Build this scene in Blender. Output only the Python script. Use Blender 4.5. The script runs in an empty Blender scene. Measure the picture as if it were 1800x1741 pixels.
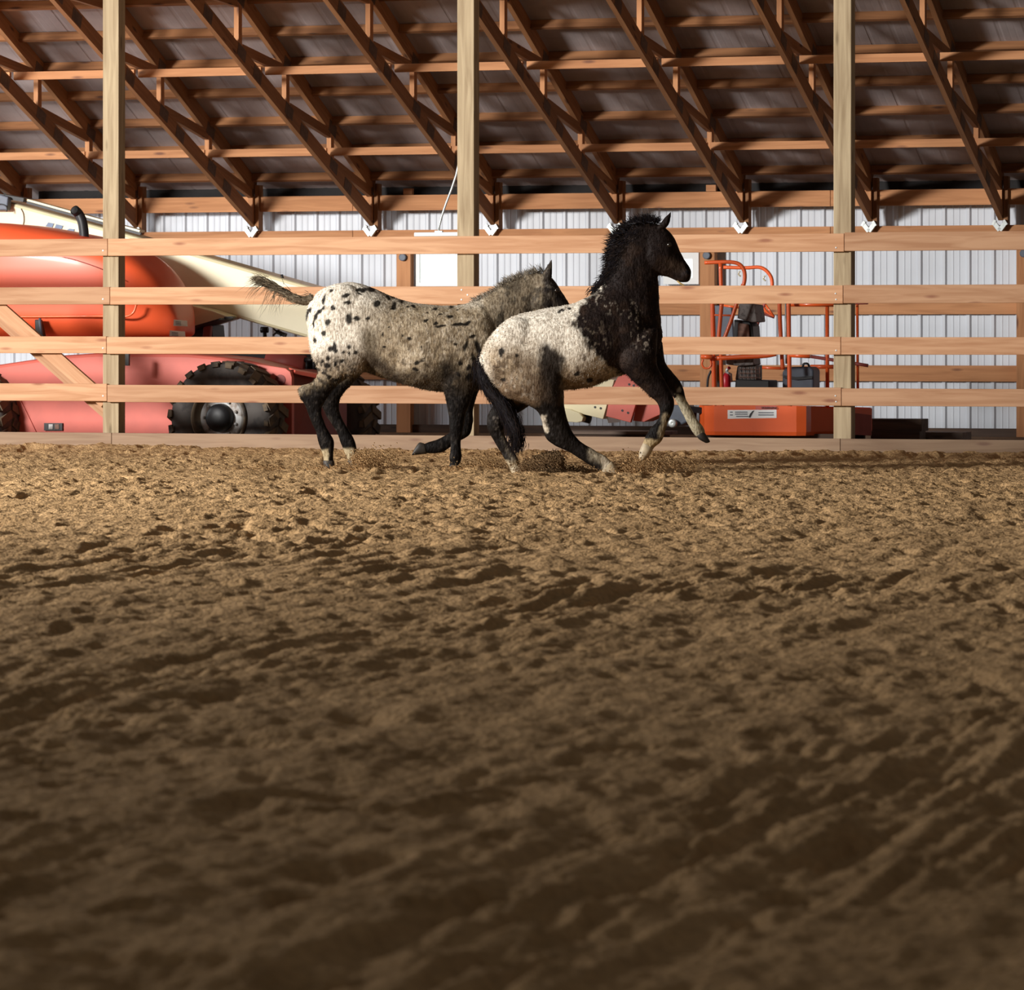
import bpy, math, random
import numpy as np
from mathutils import Vector, Matrix

random.seed(7)
RNG = np.random.default_rng(7)
S = bpy.context.scene
COL = S.collection

# ------------------------------------------------------------------ camera
FPX, CX, HY, H = 7100.0, 900.0, 592.0, 0.92      # focal length in px, centre column, horizon row, camera height
cam_data = bpy.data.cameras.new('camera')
cam = bpy.data.objects.new('camera', cam_data)
COL.objects.link(cam)
cam.location = (0, 0, H)
cam.rotation_euler = (math.pi / 2, 0, 0)
cam_data.sensor_width = 36.0
cam_data.lens = FPX / 1800.0 * 36.0
cam_data.shift_y = -(870.5 - HY) / 1800.0
cam_data.clip_end = 300
cam_data.dof.use_dof = True
cam_data.dof.focus_distance = 28.0
cam_data.dof.aperture_fstop = 8.5
S.camera = cam

# ------------------------------------------------------------------ world, lights, exposure
world = bpy.data.worlds.new('world')
S.world = world
world.use_nodes = True
world.node_tree.nodes['Background'].inputs[0].default_value = (1.0, 0.92, 0.83, 1)
world.node_tree.nodes['Background'].inputs[1].default_value = 0.068


def area(name, loc, target, sx, sy, power, color=(1, 1, 1)):
    l = bpy.data.lights.new(name, 'AREA')
    l.shape = 'RECTANGLE'
    l.size, l.size_y = sx, sy
    l.energy = power
    l.color = color
    o = bpy.data.objects.new(name, l)
    COL.objects.link(o)
    o.location = loc
    d = Vector(target) - Vector(loc)
    o.rotation_euler = d.to_track_quat('-Z', 'Y').to_euler()
    return o


area('doorway_daylight', (-14.0, 20.0, 5.0), (-1.2, 30.0, 0.4), 3.0, 2.2, 3500, (1.0, 0.975, 0.94))
area('aisle_fill', (-7.5, 36.0, 2.2), (2.0, 35.0, 1.0), 2.0, 2.0, 110, (0.93, 0.97, 1.0))  # weaker fill lamp added along the aisle; no door is there
S.view_settings.view_transform = 'Standard'
S.view_settings.look = 'None'
S.view_settings.gamma = 1
S.view_settings.use_curve_mapping = False
S.view_settings.exposure = 0.58

# ------------------------------------------------------------------ fence aligned frame
A = math.radians(17.3)
CA, SA = math.cos(A), math.sin(A)
D0 = 31.7


def F(t, q, z):
    """t along the fence (right), q behind the fence, z up -> world"""
    return Vector((t * CA + q * SA, D0 - t * SA + q * CA, z))


def T(px, q):
    u = (px - CX) / FPX
    return (u * (D0 + q * CA) - q * SA) / (CA + u * SA)


def Zq(px, py, q):
    t = T(px, q)
    Y = D0 - t * SA + q * CA
    return H + (HY - py) * Y / FPX


def TZ(px, py, q):
    """image point on the plane q behind the fence -> world point"""
    return F(T(px, q), q, Zq(px, py, q))


# ------------------------------------------------------------------ materials
def new_mat(name):
    m = bpy.data.materials.new(name)
    m.use_nodes = True
    nt = m.node_tree
    return m, nt, nt.nodes['Principled BSDF']


def N(nt, kind, **kw):
    n = nt.nodes.new(kind)
    for k, v in kw.items():
        setattr(n, k, v)
    return n


def plain(name, col, rough=0.6, metal=0.0, noise=0.12, scale=8.0, spec=0.5, coat=0.0, dirt=None):
    m, nt, b = new_mat(name)
    tc = N(nt, 'ShaderNodeTexCoord')
    nz = N(nt, 'ShaderNodeTexNoise')
    nz.inputs['Scale'].default_value = scale
    nz.inputs['Detail'].default_value = 5
    nt.links.new(tc.outputs['Object'], nz.inputs['Vector'])
    rp = N(nt, 'ShaderNodeValToRGB')
    c0 = tuple(max(0, c * (1 - noise * 2)) for c in col) if dirt is None else dirt
    rp.color_ramp.elements[0].color = (*c0, 1)
    rp.color_ramp.elements[0].position = 0.3 if dirt is None else 0.36
    rp.color_ramp.elements[1].color = (*col, 1)
    rp.color_ramp.elements[1].position = 0.62 if dirt is None else 0.5
    nt.links.new(nz.outputs['Fac'], rp.inputs['Fac'])
    nt.links.new(rp.outputs['Color'], b.inputs['Base Color'])
    b.inputs['Roughness'].default_value = rough
    b.inputs['Metallic'].default_value = metal
    b.inputs['Specular IOR Level'].default_value = spec
    b.inputs['Coat Weight'].default_value = coat
    b.inputs['Coat Roughness'].default_value = 0.12
    return m


def wood(name, light, dark, knot, rough=0.75, contrast=1.0):
    """grain runs along the first coordinate of the point attribute 'grain'"""
    m, nt, b = new_mat(name)
    at = N(nt, 'ShaderNodeAttribute', attribute_name='grain')
    mp = N(nt, 'ShaderNodeMapping')
    mp.inputs['Scale'].default_value = (0.9, 14, 14)
    nt.links.new(at.outputs['Vector'], mp.inputs['Vector'])
    n1 = N(nt, 'ShaderNodeTexNoise')
    n1.inputs['Scale'].default_value = 1.6
    n1.inputs['Detail'].default_value = 6
    n1.inputs['Distortion'].default_value = 0.8
    nt.links.new(mp.outputs['Vector'], n1.inputs['Vector'])
    rp = N(nt, 'ShaderNodeValToRGB')
    rp.color_ramp.elements[0].position = 0.33
    rp.color_ramp.elements[0].color = (*dark, 1)
    rp.color_ramp.elements[1].position = 0.62
    rp.color_ramp.elements[1].color = (*light, 1)
    nt.links.new(n1.outputs['Fac'], rp.inputs['Fac'])
    # knots
    mk = N(nt, 'ShaderNodeMapping')
    mk.inputs['Scale'].default_value = (2.2, 9, 9)
    nt.links.new(at.outputs['Vector'], mk.inputs['Vector'])
    vo = N(nt, 'ShaderNodeTexVoronoi')
    vo.inputs['Scale'].default_value = 1.0
    nt.links.new(mk.outputs['Vector'], vo.inputs['Vector'])
    kr = N(nt, 'ShaderNodeValToRGB')
    kr.color_ramp.elements[0].position = 0.06
    kr.color_ramp.elements[0].color = (1, 1, 1, 1)
    kr.color_ramp.elements[1].position = 0.17
    kr.color_ramp.elements[1].color = (0, 0, 0, 1)
    nt.links.new(vo.outputs['Distance'], kr.inputs['Fac'])
    mx = N(nt, 'ShaderNodeMixRGB')
    nt.links.new(kr.outputs['Color'], mx.inputs['Fac'])
    nt.links.new(rp.outputs['Color'], mx.inputs['Color1'])
    mx.inputs['Color2'].default_value = (*knot, 1)
    # each board a little different
    oi = N(nt, 'ShaderNodeObjectInfo')
    hs = N(nt, 'ShaderNodeHueSaturation')
    mr = N(nt, 'ShaderNodeMapRange')
    mr.inputs['To Min'].default_value = 1 - 0.2 * contrast
    mr.inputs['To Max'].default_value = 1 + 0.12 * contrast
    nt.links.new(oi.outputs['Random'], mr.inputs['Value'])
    nt.links.new(mr.outputs['Result'], hs.inputs['Value'])
    nt.links.new(mx.outputs['Color'], hs.inputs['Color'])
    nt.links.new(hs.outputs['Color'], b.inputs['Base Color'])
    b.inputs['Roughness'].default_value = rough
    bp = N(nt, 'ShaderNodeBump')
    bp.inputs['Strength'].default_value = 0.25
    bp.inputs['Distance'].default_value = 0.004
    nt.links.new(n1.outputs['Fac'], bp.inputs['Height'])
    nt.links.new(bp.outputs['Normal'], b.inputs['Normal'])
    return m


M = {}
M['rail'] = wood('rail_wood', (0.57, 0.32, 0.175), (0.43, 0.21, 0.10), (0.30, 0.12, 0.06))
M['post'] = wood('treated_post_wood', (0.45, 0.35, 0.215), (0.28, 0.20, 0.11), (0.17, 0.12, 0.06), contrast=0.5)
M['truss'] = wood('truss_wood', (0.37, 0.17, 0.066), (0.26, 0.112, 0.04), (0.10, 0.04, 0.02), contrast=0.7)
M['purlin'] = wood('purlin_wood', (0.33, 0.145, 0.054), (0.21, 0.085, 0.03), (0.10, 0.04, 0.02), contrast=0.9)
M['girt'] = wood('girt_wood', (0.58, 0.27, 0.115), (0.44, 0.19, 0.075), (0.2, 0.08, 0.04), contrast=0.5)
M['kick'] = wood('kick_board_wood', (0.32, 0.21, 0.13), (0.245, 0.15, 0.09), (0.2, 0.11, 0.07), contrast=0.25)
M['dark_wood'] = wood('dark_old_wood', (0.11, 0.06, 0.035), (0.06, 0.034, 0.022), (0.03, 0.02, 0.015))
M['plank'] = wood('grey_plank_wood', (0.20, 0.14, 0.105), (0.12, 0.085, 0.065), (0.06, 0.045, 0.035))
M['siding'] = plain('white_steel_siding', (0.66, 0.70, 0.76), 0.42, 0.0, 0.06, 1.5, 0.5)
M['roof'] = plain('roof_sheet_underside', (0.44, 0.375, 0.37), 0.75, 0.0, 0.2, 1.7)
M['near_black'] = plain('near_black_matte', (0.02, 0.018, 0.018), 0.9)
M['galv'] = plain('galvanised_steel', (0.60, 0.64, 0.63), 0.4, 0.4, 0.1, 30)
M['gusset'] = plain('dull_plate_steel', (0.15, 0.095, 0.07), 0.6, 0.3, 0.2, 20)
M['orange'] = plain('orange_paint', (0.90, 0.135, 0.028), 0.32, 0, 0.06, 3, 0.5, 0.3)
M['hood'] = plain('orange_hood_paint', (0.86, 0.115, 0.035), 0.42, 0, 0.04, 2, 0.4, 0.08)
M['faded'] = plain('faded_red_paint', (0.66, 0.125, 0.085), 0.5, 0, 0.1, 3)
M['darkred'] = plain('dark_red_paint', (0.26, 0.03, 0.02), 0.55, 0, 0.15, 4)
M['maroon'] = plain('maroon_and_shaded_orange', (0.38, 0.075, 0.06), 0.55, 0, 0.15, 5)
M['cream'] = plain('cream_paint', (0.80, 0.72, 0.46), 0.34, 0, 0.05, 3, 0.5, 0.3)
M['black'] = plain('black_plastic', (0.010, 0.010, 0.012), 0.5, 0, 0.1, 12)
M['bluegrey'] = plain('blue_grey_plastic', (0.10, 0.12, 0.16), 0.5, 0, 0.1, 12)
M['greybox'] = plain('grey_housing', (0.17, 0.15, 0.14), 0.6, 0, 0.25, 25, dirt=(0.06, 0.045, 0.04))
M['rust'] = plain('rusty_cover', (0.28, 0.16, 0.12), 0.8, 0, 0.25, 25)
M['tyre'] = plain('tyre_rubber', (0.085, 0.075, 0.068), 0.85, 0, 0.25, 9, dirt=(0.045, 0.04, 0.038))
M['lug'] = plain('muddy_tread_rubber', (0.15, 0.11, 0.07), 0.9, 0, 0.3, 8, dirt=(0.05, 0.042, 0.036))
M['rim'] = plain('grey_wheel_rim', (0.46, 0.46, 0.45), 0.5, 0.1, 0.25, 8, dirt=(0.16, 0.12, 0.09))
M['white'] = plain('white_paint', (0.86, 0.88, 0.87), 0.4, 0, 0.03)
M['sticker'] = plain('white_sticker', (0.92, 0.93, 0.92), 0.5, 0, 0.03)
M['ink'] = plain('black_ink', (0.03, 0.03, 0.035), 0.6, 0, 0.0)
M['blueink'] = plain('faded_blue_ink', (0.17, 0.24, 0.36), 0.6, 0, 0.1)
M['redpl'] = plain('red_cylinder_paint', (0.65, 0.02, 0.04), 0.35, 0, 0.05)
M['hoof'] = plain('horn', (0.035, 0.027, 0.02), 0.6, 0, 0.25, 20)
M['palehoof'] = plain('pale_horn', (0.50, 0.40, 0.26), 0.6, 0, 0.2, 20)
M['eye'] = plain('eye', (0.012, 0.008, 0.006), 0.08, 0, 0.0)
M['straw'] = plain('straw', (0.45, 0.31, 0.12), 0.7)

m, nt, b = new_mat('daylit_pane')
b.inputs['Base Color'].default_value = (0.85, 0.88, 0.86, 1)
b.inputs['Emission Color'].default_value = (0.93, 1.0, 0.97, 1)
b.inputs['Emission Strength'].default_value = 0.5
M['pane'] = m


def sand_material(name, c_light, c_dark):
    m, nt, b = new_mat(name)
    tc = N(nt, 'ShaderNodeTexCoord')
    n1 = N(nt, 'ShaderNodeTexNoise')
    n1.inputs['Scale'].default_value = 2.2
    n1.inputs['Detail'].default_value = 9
    n1.inputs['Roughness'].default_value = 0.65
    nt.links.new(tc.outputs['Object'], n1.inputs['Vector'])
    rp = N(nt, 'ShaderNodeValToRGB')
    rp.color_ramp.elements[0].position = 0.34
    rp.color_ramp.elements[0].color = (*c_dark, 1)
    rp.color_ramp.elements[1].position = 0.66
    rp.color_ramp.elements[1].color = (*c_light, 1)
    nt.links.new(n1.outputs['Fac'], rp.inputs['Fac'])
    n2 = N(nt, 'ShaderNodeTexNoise')
    n2.inputs['Scale'].default_value = 45
    n2.inputs['Detail'].default_value = 6
    nt.links.new(tc.outputs['Object'], n2.inputs['Vector'])
    mx = N(nt, 'ShaderNodeMixRGB', blend_type='MULTIPLY')
    mx.inputs['Fac'].default_value = 0.6
    r2 = N(nt, 'ShaderNodeValToRGB')
    r2.color_ramp.elements[0].position = 0.3
    r2.color_ramp.elements[0].color = (0.62, 0.6, 0.58, 1)
    r2.color_ramp.elements[1].position = 0.65
    r2.color_ramp.elements[1].color = (1.15, 1.12, 1.08, 1)
    nt.links.new(n2.outputs['Fac'], r2.inputs['Fac'])
    nt.links.new(rp.outputs['Color'], mx.inputs['Color1'])
    nt.links.new(r2.outputs['Color'], mx.inputs['Color2'])
    nt.links.new(mx.outputs['Color'], b.inputs['Base Color'])
    b.inputs['Roughness'].default_value = 0.95
    b.inputs['Specular IOR Level'].default_value = 0.12
    bp = N(nt, 'ShaderNodeBump')
    bp.inputs['Strength'].default_value = 1.0
    bp.inputs['Distance'].default_value = 0.022
    nt.links.new(n2.outputs['Fac'], bp.inputs['Height'])
    nt.links.new(bp.outputs['Normal'], b.inputs['Normal'])
    return m


M['sand'] = sand_material('arena_sand', (0.54, 0.345, 0.172), (0.37, 0.228, 0.105))
M['dark_sand'] = sand_material('darker_sand', (0.26, 0.165, 0.085), (0.15, 0.095, 0.05))  # darker sand tone, used for the flying clod
M['dirt'] = sand_material('packed_dirt', (0.30, 0.20, 0.125), (0.18, 0.115, 0.07))


def coat_material(name, rough, bump):
    m, nt, b = new_mat(name)
    at = N(nt, 'ShaderNodeAttribute', attribute_name='coat')
    tc = N(nt, 'ShaderNodeTexCoord')
    mp = N(nt, 'ShaderNodeMapping')
    mp.inputs['Scale'].default_value = (1.0, 1.0, 0.45)
    nt.links.new(tc.outputs['Object'], mp.inputs['Vector'])
    nz = N(nt, 'ShaderNodeTexNoise')
    nz.inputs['Scale'].default_value = 75
    nz.inputs['Detail'].default_value = 5
    nt.links.new(mp.outputs['Vector'], nz.inputs['Vector'])
    rp = N(nt, 'ShaderNodeValToRGB')
    rp.color_ramp.elements[0].position = 0.32
    rp.color_ramp.elements[0].color = (0.42, 0.36, 0.30, 1)
    rp.color_ramp.elements[1].position = 0.62
    rp.color_ramp.elements[1].color = (1.1, 1.09, 1.07, 1)
    nt.links.new(nz.outputs['Fac'], rp.inputs['Fac'])
    mx = N(nt, 'ShaderNodeMixRGB', blend_type='MULTIPLY')
    mx.inputs['Fac'].default_value = 0.8
    nt.links.new(at.outputs['Color'], mx.inputs['Color1'])
    nt.links.new(rp.outputs['Color'], mx.inputs['Color2'])
    nt.links.new(mx.outputs['Color'], b.inputs['Base Color'])
    b.inputs['Roughness'].default_value = rough
    b.inputs['Specular IOR Level'].default_value = 0.07
    bp = N(nt, 'ShaderNodeBump')
    bp.inputs['Strength'].default_value = bump
    bp.inputs['Distance'].default_value = 0.012
    nt.links.new(nz.outputs['Fac'], bp.inputs['Height'])
    nt.links.new(bp.outputs['Normal'], b.inputs['Normal'])
    return m


M['coat'] = coat_material('horse_coat', 0.55, 0.55)
M['hair'] = coat_material('horse_hair', 0.5, 0.0)

# ------------------------------------------------------------------ mesh helpers


def world_loc(o):
    v = Vector((0, 0, 0))
    while o is not None:
        v = v + o.location
        o = o.parent
    return v


class MB:
    def __init__(self):
        self.v, self.f, self.g = [], [], []

    def add(self, verts, faces, grain=None):
        n = len(self.v)
        self.v.extend([tuple(p) for p in verts])
        if grain is None:
            grain = verts
        self.g.extend([tuple(p) for p in grain])
        self.f.extend([tuple(i + n for i in fc) for fc in faces])
        return self

    def beam(self, p0, p1, side, w, h, ch=0.0):
        """box from p0 to p1; `side` is the direction of its width w, h is across both"""
        p0, p1, side = Vector(p0), Vector(p1), Vector(side)
        ax = (p1 - p0)
        L = ax.length
        ax.normalize()
        side = (side - ax * side.dot(ax)).normalized()
        up = ax.cross(side)
        off = Vector((random.random() * 40, random.random() * 40, random.random() * 40))
        vs, gs = [], []
        for l, p in ((0, p0), (L, p1)):
            for a, c in ((-1, -1), (1, -1), (1, 1), (-1, 1)):
                vs.append(p + side * (a * w / 2) + up * (c * h / 2))
                gs.append(off + Vector((l, a * w / 2, c * h / 2)))
        fs = [(0, 3, 2, 1), (4, 5, 6, 7), (0, 1, 5, 4), (1, 2, 6, 5), (2, 3, 7, 6), (3, 0, 4, 7)]
        return self.add(vs, fs, gs)

    def tube(self, pts, r, n=10, closed=True):
        pts = [Vector(p) for p in pts]
        k = len(pts)
        rs = r if isinstance(r, (list, tuple)) else [r] * k
        vs, fs = [], []
        prev = None
        for i, p in enumerate(pts):
            d = (pts[min(i + 1, k - 1)] - pts[max(i - 1, 0)]).normalized()
            if prev is None:
                ref = Vector((0, 0, 1)) if abs(d.z) < 0.9 else Vector((1, 0, 0))
                a = d.cross(ref).normalized()
            else:
                a = (prev - d * prev.dot(d)).normalized()
            prev = a
            c = d.cross(a)
            for j in range(n):
                th = 2 * math.pi * j / n
                vs.append(p + a * (math.cos(th) * rs[i]) + c * (math.sin(th) * rs[i]))
        for i in range(k - 1):
            for j in range(n):
                j2 = (j + 1) % n
                fs.append((i * n + j, i * n + j2, (i + 1) * n + j2, (i + 1) * n + j))
        if closed:
            fs.append(tuple(range(n - 1, -1, -1)))
            fs.append(tuple((k - 1) * n + j for j in range(n)))
        return self.add(vs, fs)

    def prism(self, poly, ext):
        """polygon of world points extruded along the vector ext"""
        n = len(poly)
        ext = Vector(ext)
        vs = [Vector(p) for p in poly] + [Vector(p) + ext for p in poly]
        fs = [tuple(range(n)), tuple(range(2 * n - 1, n - 1, -1))]
        for i in range(n):
            j = (i + 1) % n
            fs.append((i, i + n, j + n, j))
        return self.add(vs, fs)

    def lathe(self, c, axis, prof, n=40):
        """prof = [(distance along axis, radius)]"""
        c, axis = Vector(c), Vector(axis).normalized()
        a = axis.cross(Vector((0, 0, 1))).normalized()
        b_ = axis.cross(a)
        vs, fs = [], []
        for (l, r) in prof:
            for j in range(n):
                th = 2 * math.pi * j / n
                vs.append(c + axis * l + a * (r * math.cos(th)) + b_ * (r * math.sin(th)))
        for i in range(len(prof) - 1):
            for j in range(n):
                j2 = (j + 1) % n
                fs.append((i * n + j, i * n + j2, (i + 1) * n + j2, (i + 1) * n + j))
        return self.add(vs, fs)

    def build(self, name, mat, parent=None, smooth=False, bevel=0.0):
        return raw(name, self.v, self.f, mat, parent, smooth, self.g, bevel)


def raw(name, verts, faces, mat, parent=None, smooth=False, grain=None, bevel=0.0):
    off = world_loc(parent)
    me = bpy.data.meshes.new(name)
    va = np.array(verts, dtype=np.float32) - np.array(off, dtype=np.float32)
    me.from_pydata(va.tolist(), [], faces)
    if grain is not None:
        at = me.attributes.new('grain', 'FLOAT_VECTOR', 'POINT')
        at.data.foreach_set('vector', np.array(grain, dtype=np.float32).ravel())
    me.materials.append(mat)
    if smooth:
        me.polygons.foreach_set('use_smooth', [True] * len(me.polygons))
    me.update()
    o = bpy.data.objects.new(name, me)
    COL.objects.link(o)
    if parent is not None:
        o.parent = parent
    if bevel:
        bm = o.modifiers.new('bevel', 'BEVEL')
        bm.width = bevel
        bm.segments = 2
        bm.limit_method = 'ANGLE'
    return o


def tag(o, label=None, cat=None, group=None, kind=None):
    for k, v in (('label', label), ('category', cat), ('group', group), ('kind', kind)):
        if v:
            o[k] = v
    return o


def root(name, loc, label, cat=None, group=None, kind=None):
    o = bpy.data.objects.new(name, None)
    COL.objects.link(o)
    o.location = loc
    o.empty_display_size = 0.1
    return tag(o, label, cat, group, kind)


def fbeam(mb, t0, t1, q0, q1, z0, z1):
    """box in fence coordinates; grain along its longest side"""
    c = [(t0 + t1) / 2, (q0 + q1) / 2, (z0 + z1) / 2]
    d = [abs(t1 - t0), abs(q1 - q0), abs(z1 - z0)]
    k = d.index(max(d))
    a, e = list(c), list(c)
    a[k] -= d[k] / 2
    e[k] += d[k] / 2
    dirs = [F(1, 0, 0) - F(0, 0, 0), F(0, 1, 0) - F(0, 0, 0), Vector((0, 0, 1))]
    s = (k + 1) % 3
    h = (k + 2) % 3
    return mb.beam(F(*a), F(*e), dirs[s], d[s], d[h])


TD = F(1, 0, 0) - F(0, 0, 0)
QD = F(0, 1, 0) - F(0, 0, 0)
ZD = Vector((0, 0, 1))

# ------------------------------------------------------------------ numpy noise


def _hash(ix, iy, seed):
    with np.errstate(over='ignore'):
        h = (ix.astype(np.int64) * 374761393 + iy.astype(np.int64) * 668265263 + seed * 2147483647) & 0xFFFFFFFF
        h = ((h ^ (h >> 13)) * 1274126177) & 0xFFFFFFFF
        h = h ^ (h >> 16)
    return (h & 0xFFFFFF) / float(0xFFFFFF) * 2 - 1


def vn(x, y, seed=0):
    ix, iy = np.floor(x), np.floor(y)
    fx, fy = x - ix, y - iy
    ux = fx * fx * fx * (fx * (fx * 6 - 15) + 10)
    uy = fy * fy * fy * (fy * (fy * 6 - 15) + 10)
    a = _hash(ix, iy, seed)
    b_ = _hash(ix + 1, iy, seed)
    c = _hash(ix, iy + 1, seed)
    d = _hash(ix + 1, iy + 1, seed)
    return (a * (1 - ux) + b_ * ux) * (1 - uy) + (c * (1 - ux) + d * ux) * uy


def fbm(x, y, seed=0, o=4, g=0.5):
    s, amp, tot = 0, 1.0, 0
    for i in range(o):
        s = s + amp * vn(x * 2 ** i + 17.3 * i, y * 2 ** i - 9.1 * i, seed + i)
        tot += amp
        amp *= g
    return s / tot


def sstep(a, b_, x):
    t = np.clip((x - a) / (b_ - a), 0, 1)
    return t * t * (3 - 2 * t)


# ================================================================== FLOOR (sand)
# ruts: (t, q start, q end, half width, depth, lug period)
RUTS = [(-1.90, -18.6, -15.2, 0.05, 0.035, 0.17), (-1.52, -18.8, -16.3, 0.06, 0.045, 0.16), (-0.95, -19.2, -14.5, 0.05, 0.025, 0.2),
        (-0.30, -18.4, -15.6, 0.06, 0.045, 0.17), (0.28, -17.5, -14.0, 0.05, 0.03, 0.2), (0.75, -17.9, -13.2, 0.08, 0.04, 0.15),
        (1.30, -17.4, -14.6, 0.10, 0.055, 0.14), (1.72, -17.0, -14.2, 0.09, 0.055, 0.15), (-0.62, -25.5, -22.6, 0.035, 0.03, 0.6),
        (-0.42, -25.4, -22.8, 0.03, 0.024, 0.5), (-1.0, -24.3, -21.5, 0.03, 0.022, 0.5), (-0.05, -25.3, -23.8, 0.035, 0.03, 0.5),
        (-1.9, -22.0, -19.5, 0.04, 0.02, 0.5), (0.9, -22.0, -18.5, 0.04, 0.02, 0.5), (1.6, -22.0, -19.5, 0.04, 0.025, 0.5)]
HOLES = [(-0.62, 9.2, 0.07), (-0.10, 7.75, 0.06), (-0.46, 7.65, 0.06), (0.30, 7.3, 0.07), (0.0, 8.2, 0.05), (-0.37, 9.75, 0.05), (-0.33, 6.9, 0.05),
         (0.55, 7.2, 0.06), (0.62, 8.9, 0.06), (0.2, 9.0, 0.05)]


def sand_height(x, y):
    dx, dy = x, y - D0
    t = dx * CA - dy * SA
    q = dx * SA + dy * CA
    far = sstep(15.5, 21.0, y)
    near = 1 - far
    rmask = sstep(-0.25, 0.35, fbm(t / 0.8 + 4.2, q / 2.2, 15, 2))
    h = 0.036 * near * (0.3 + rmask) * fbm(t / 0.08, q / 1.1, 3, 4, 0.6) + 0.024 * near * fbm(t / 0.42, q / 2.2, 11, 3)
    h = h + (0.021 - 0.009 * far) * fbm(x / 0.15, y / 0.22, 21, 4, 0.62)
    cl = fbm(x / 0.075, y / 0.13, 31, 3, 0.6)
    patch = 0.55 + 0.9 * fbm(x / 0.9, y / 1.2, 5, 2)
    h = h + 0.018 * cl * (0.85 + 0.6 * far) * patch
    # sharp small crumbs
    cr = 1 - np.abs(fbm(x / 0.06, y / 0.13, 41, 3, 0.6)) * 2.6
    h = h + 0.006 * cr * (0.3 + 1.6 * far)
    # hoof prints in the churned part
    pr = vn(x / 0.16 + 3.3, y / 0.30, 51)
    hole = sstep(0.42, 0.75, pr)
    rim = np.exp(-((pr - 0.33) / 0.12) ** 2)
    h = h - 0.034 * hole * (0.4 + 0.5 * far) * sstep(-0.2, 0.3, fbm(x / 1.1, y / 1.6, 55, 2)) + 0.010 * rim * far
    pr2 = vn(x / 0.10 + 8.3, y / 0.16, 61)
    h = h - 0.024 * sstep(0.45, 0.7, pr2) * (0.75 + 0.5 * far) * sstep(-0.1, 0.3, fbm(x / 0.7, y / 1.0, 65, 2))
    for (tr, qa, qb, w, dep, per) in RUTS:
        wob = tr + 0.05 * np.sin(q * 0.9 + tr * 5)
        msk = sstep(qa - 0.3, qa + 0.4, q) * (1 - sstep(qb - 0.4, qb + 0.3, q))
        lug = 0.62 + 0.38 * np.sin(2 * math.pi * q / per + 3 * (t - wob) / w)
        g = np.exp(-((t - wob) / w) ** 2)
        r2 = np.exp(-((t - wob + 1.9 * w) / (w * 0.9)) ** 2) + 0.6 * np.exp(-((t - wob - 1.9 * w) / (w * 0.9)) ** 2)
        h = h - (1.9 * dep + 0.5 * h) * msk * g * lug + dep * 0.7 * msk * r2
    for (hx, hy, r) in HOLES:
        g = np.exp(-(((x - hx) / r) ** 2 + ((y - hy) / (r * 1.5)) ** 2))
        h = h - 0.045 * g
    # bank against the kick board, with a row of dents at its right hand end
    bank = sstep(-1.1, -0.15, q)
    right = sstep(0.6, 2.2, t)
    h = h + bank * (0.02 + 0.015 * right)
    dent = (0.5 + 0.5 * np.sin(2 * math.pi * t / 0.215)) ** 2 * np.exp(-((q + 0.42) / 0.16) ** 2) * right
    h = h - 0.055 * dent
    left = 1 - sstep(-3.2, -1.8, t)
    h = h + left * 0.02 * np.exp(-((q + 0.25) / 0.3) ** 2)
    return h


def grid_mesh(xs, ys, base, fn=sand_height):
    X, Y = np.meshgrid(xs, ys)
    Z = fn(X, Y)
    V = np.stack([X.ravel(), Y.ravel(), Z.ravel()], 1)
    nx, ny = len(xs), len(ys)
    i = np.arange(nx - 1)[None, :] + np.arange(ny - 1)[:, None] * nx
    i = i.ravel() + base
    Fc = np.stack([i, i + 1, i + 1 + nx, i + nx], 1)
    return V, Fc


def quick_mesh(name, V, Fc, mat, parent=None, smooth=True):
    me = bpy.data.meshes.new(name)
    k = Fc.shape[1]
    me.vertices.add(len(V))
    me.vertices.foreach_set('co', V.astype(np.float32).ravel())
    me.loops.add(Fc.size)
    me.loops.foreach_set('vertex_index', Fc.astype(np.int32).ravel())
    me.polygons.add(len(Fc))
    me.polygons.foreach_set('loop_start', (np.arange(len(Fc)) * k).astype(np.int32))
    me.polygons.foreach_set('use_smooth', np.full(len(Fc), smooth))
    me.update(calc_edges=True)
    me.materials.append(mat)
    o = bpy.data.objects.new(name, me)
    COL.objects.link(o)
    if parent is not None:
        o.parent = parent
    return o


def clip_rows(V, Fc):
    """keep only what lies in front of the kick board"""
    q = V[:, 0] * SA + (V[:, 1] - D0) * CA
    keep = (q[Fc].min(1) < 0.02)
    return Fc[keep]


ys_near = [4.6]
while ys_near[-1] < 15.0:
    y = ys_near[-1]
    ys_near.append(y + min(0.022, max(0.006, 1.5 * y * y / (FPX * H))))
ys_far = np.arange(ys_near[-2], 33.4, 0.030)
V1, F1 = grid_mesh(np.arange(-3.6, 3.6, 0.0125), np.array(ys_near), 0)
V2, F2 = grid_mesh(np.arange(-5.4, 5.4, 0.0165), ys_far, len(V1))
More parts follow.
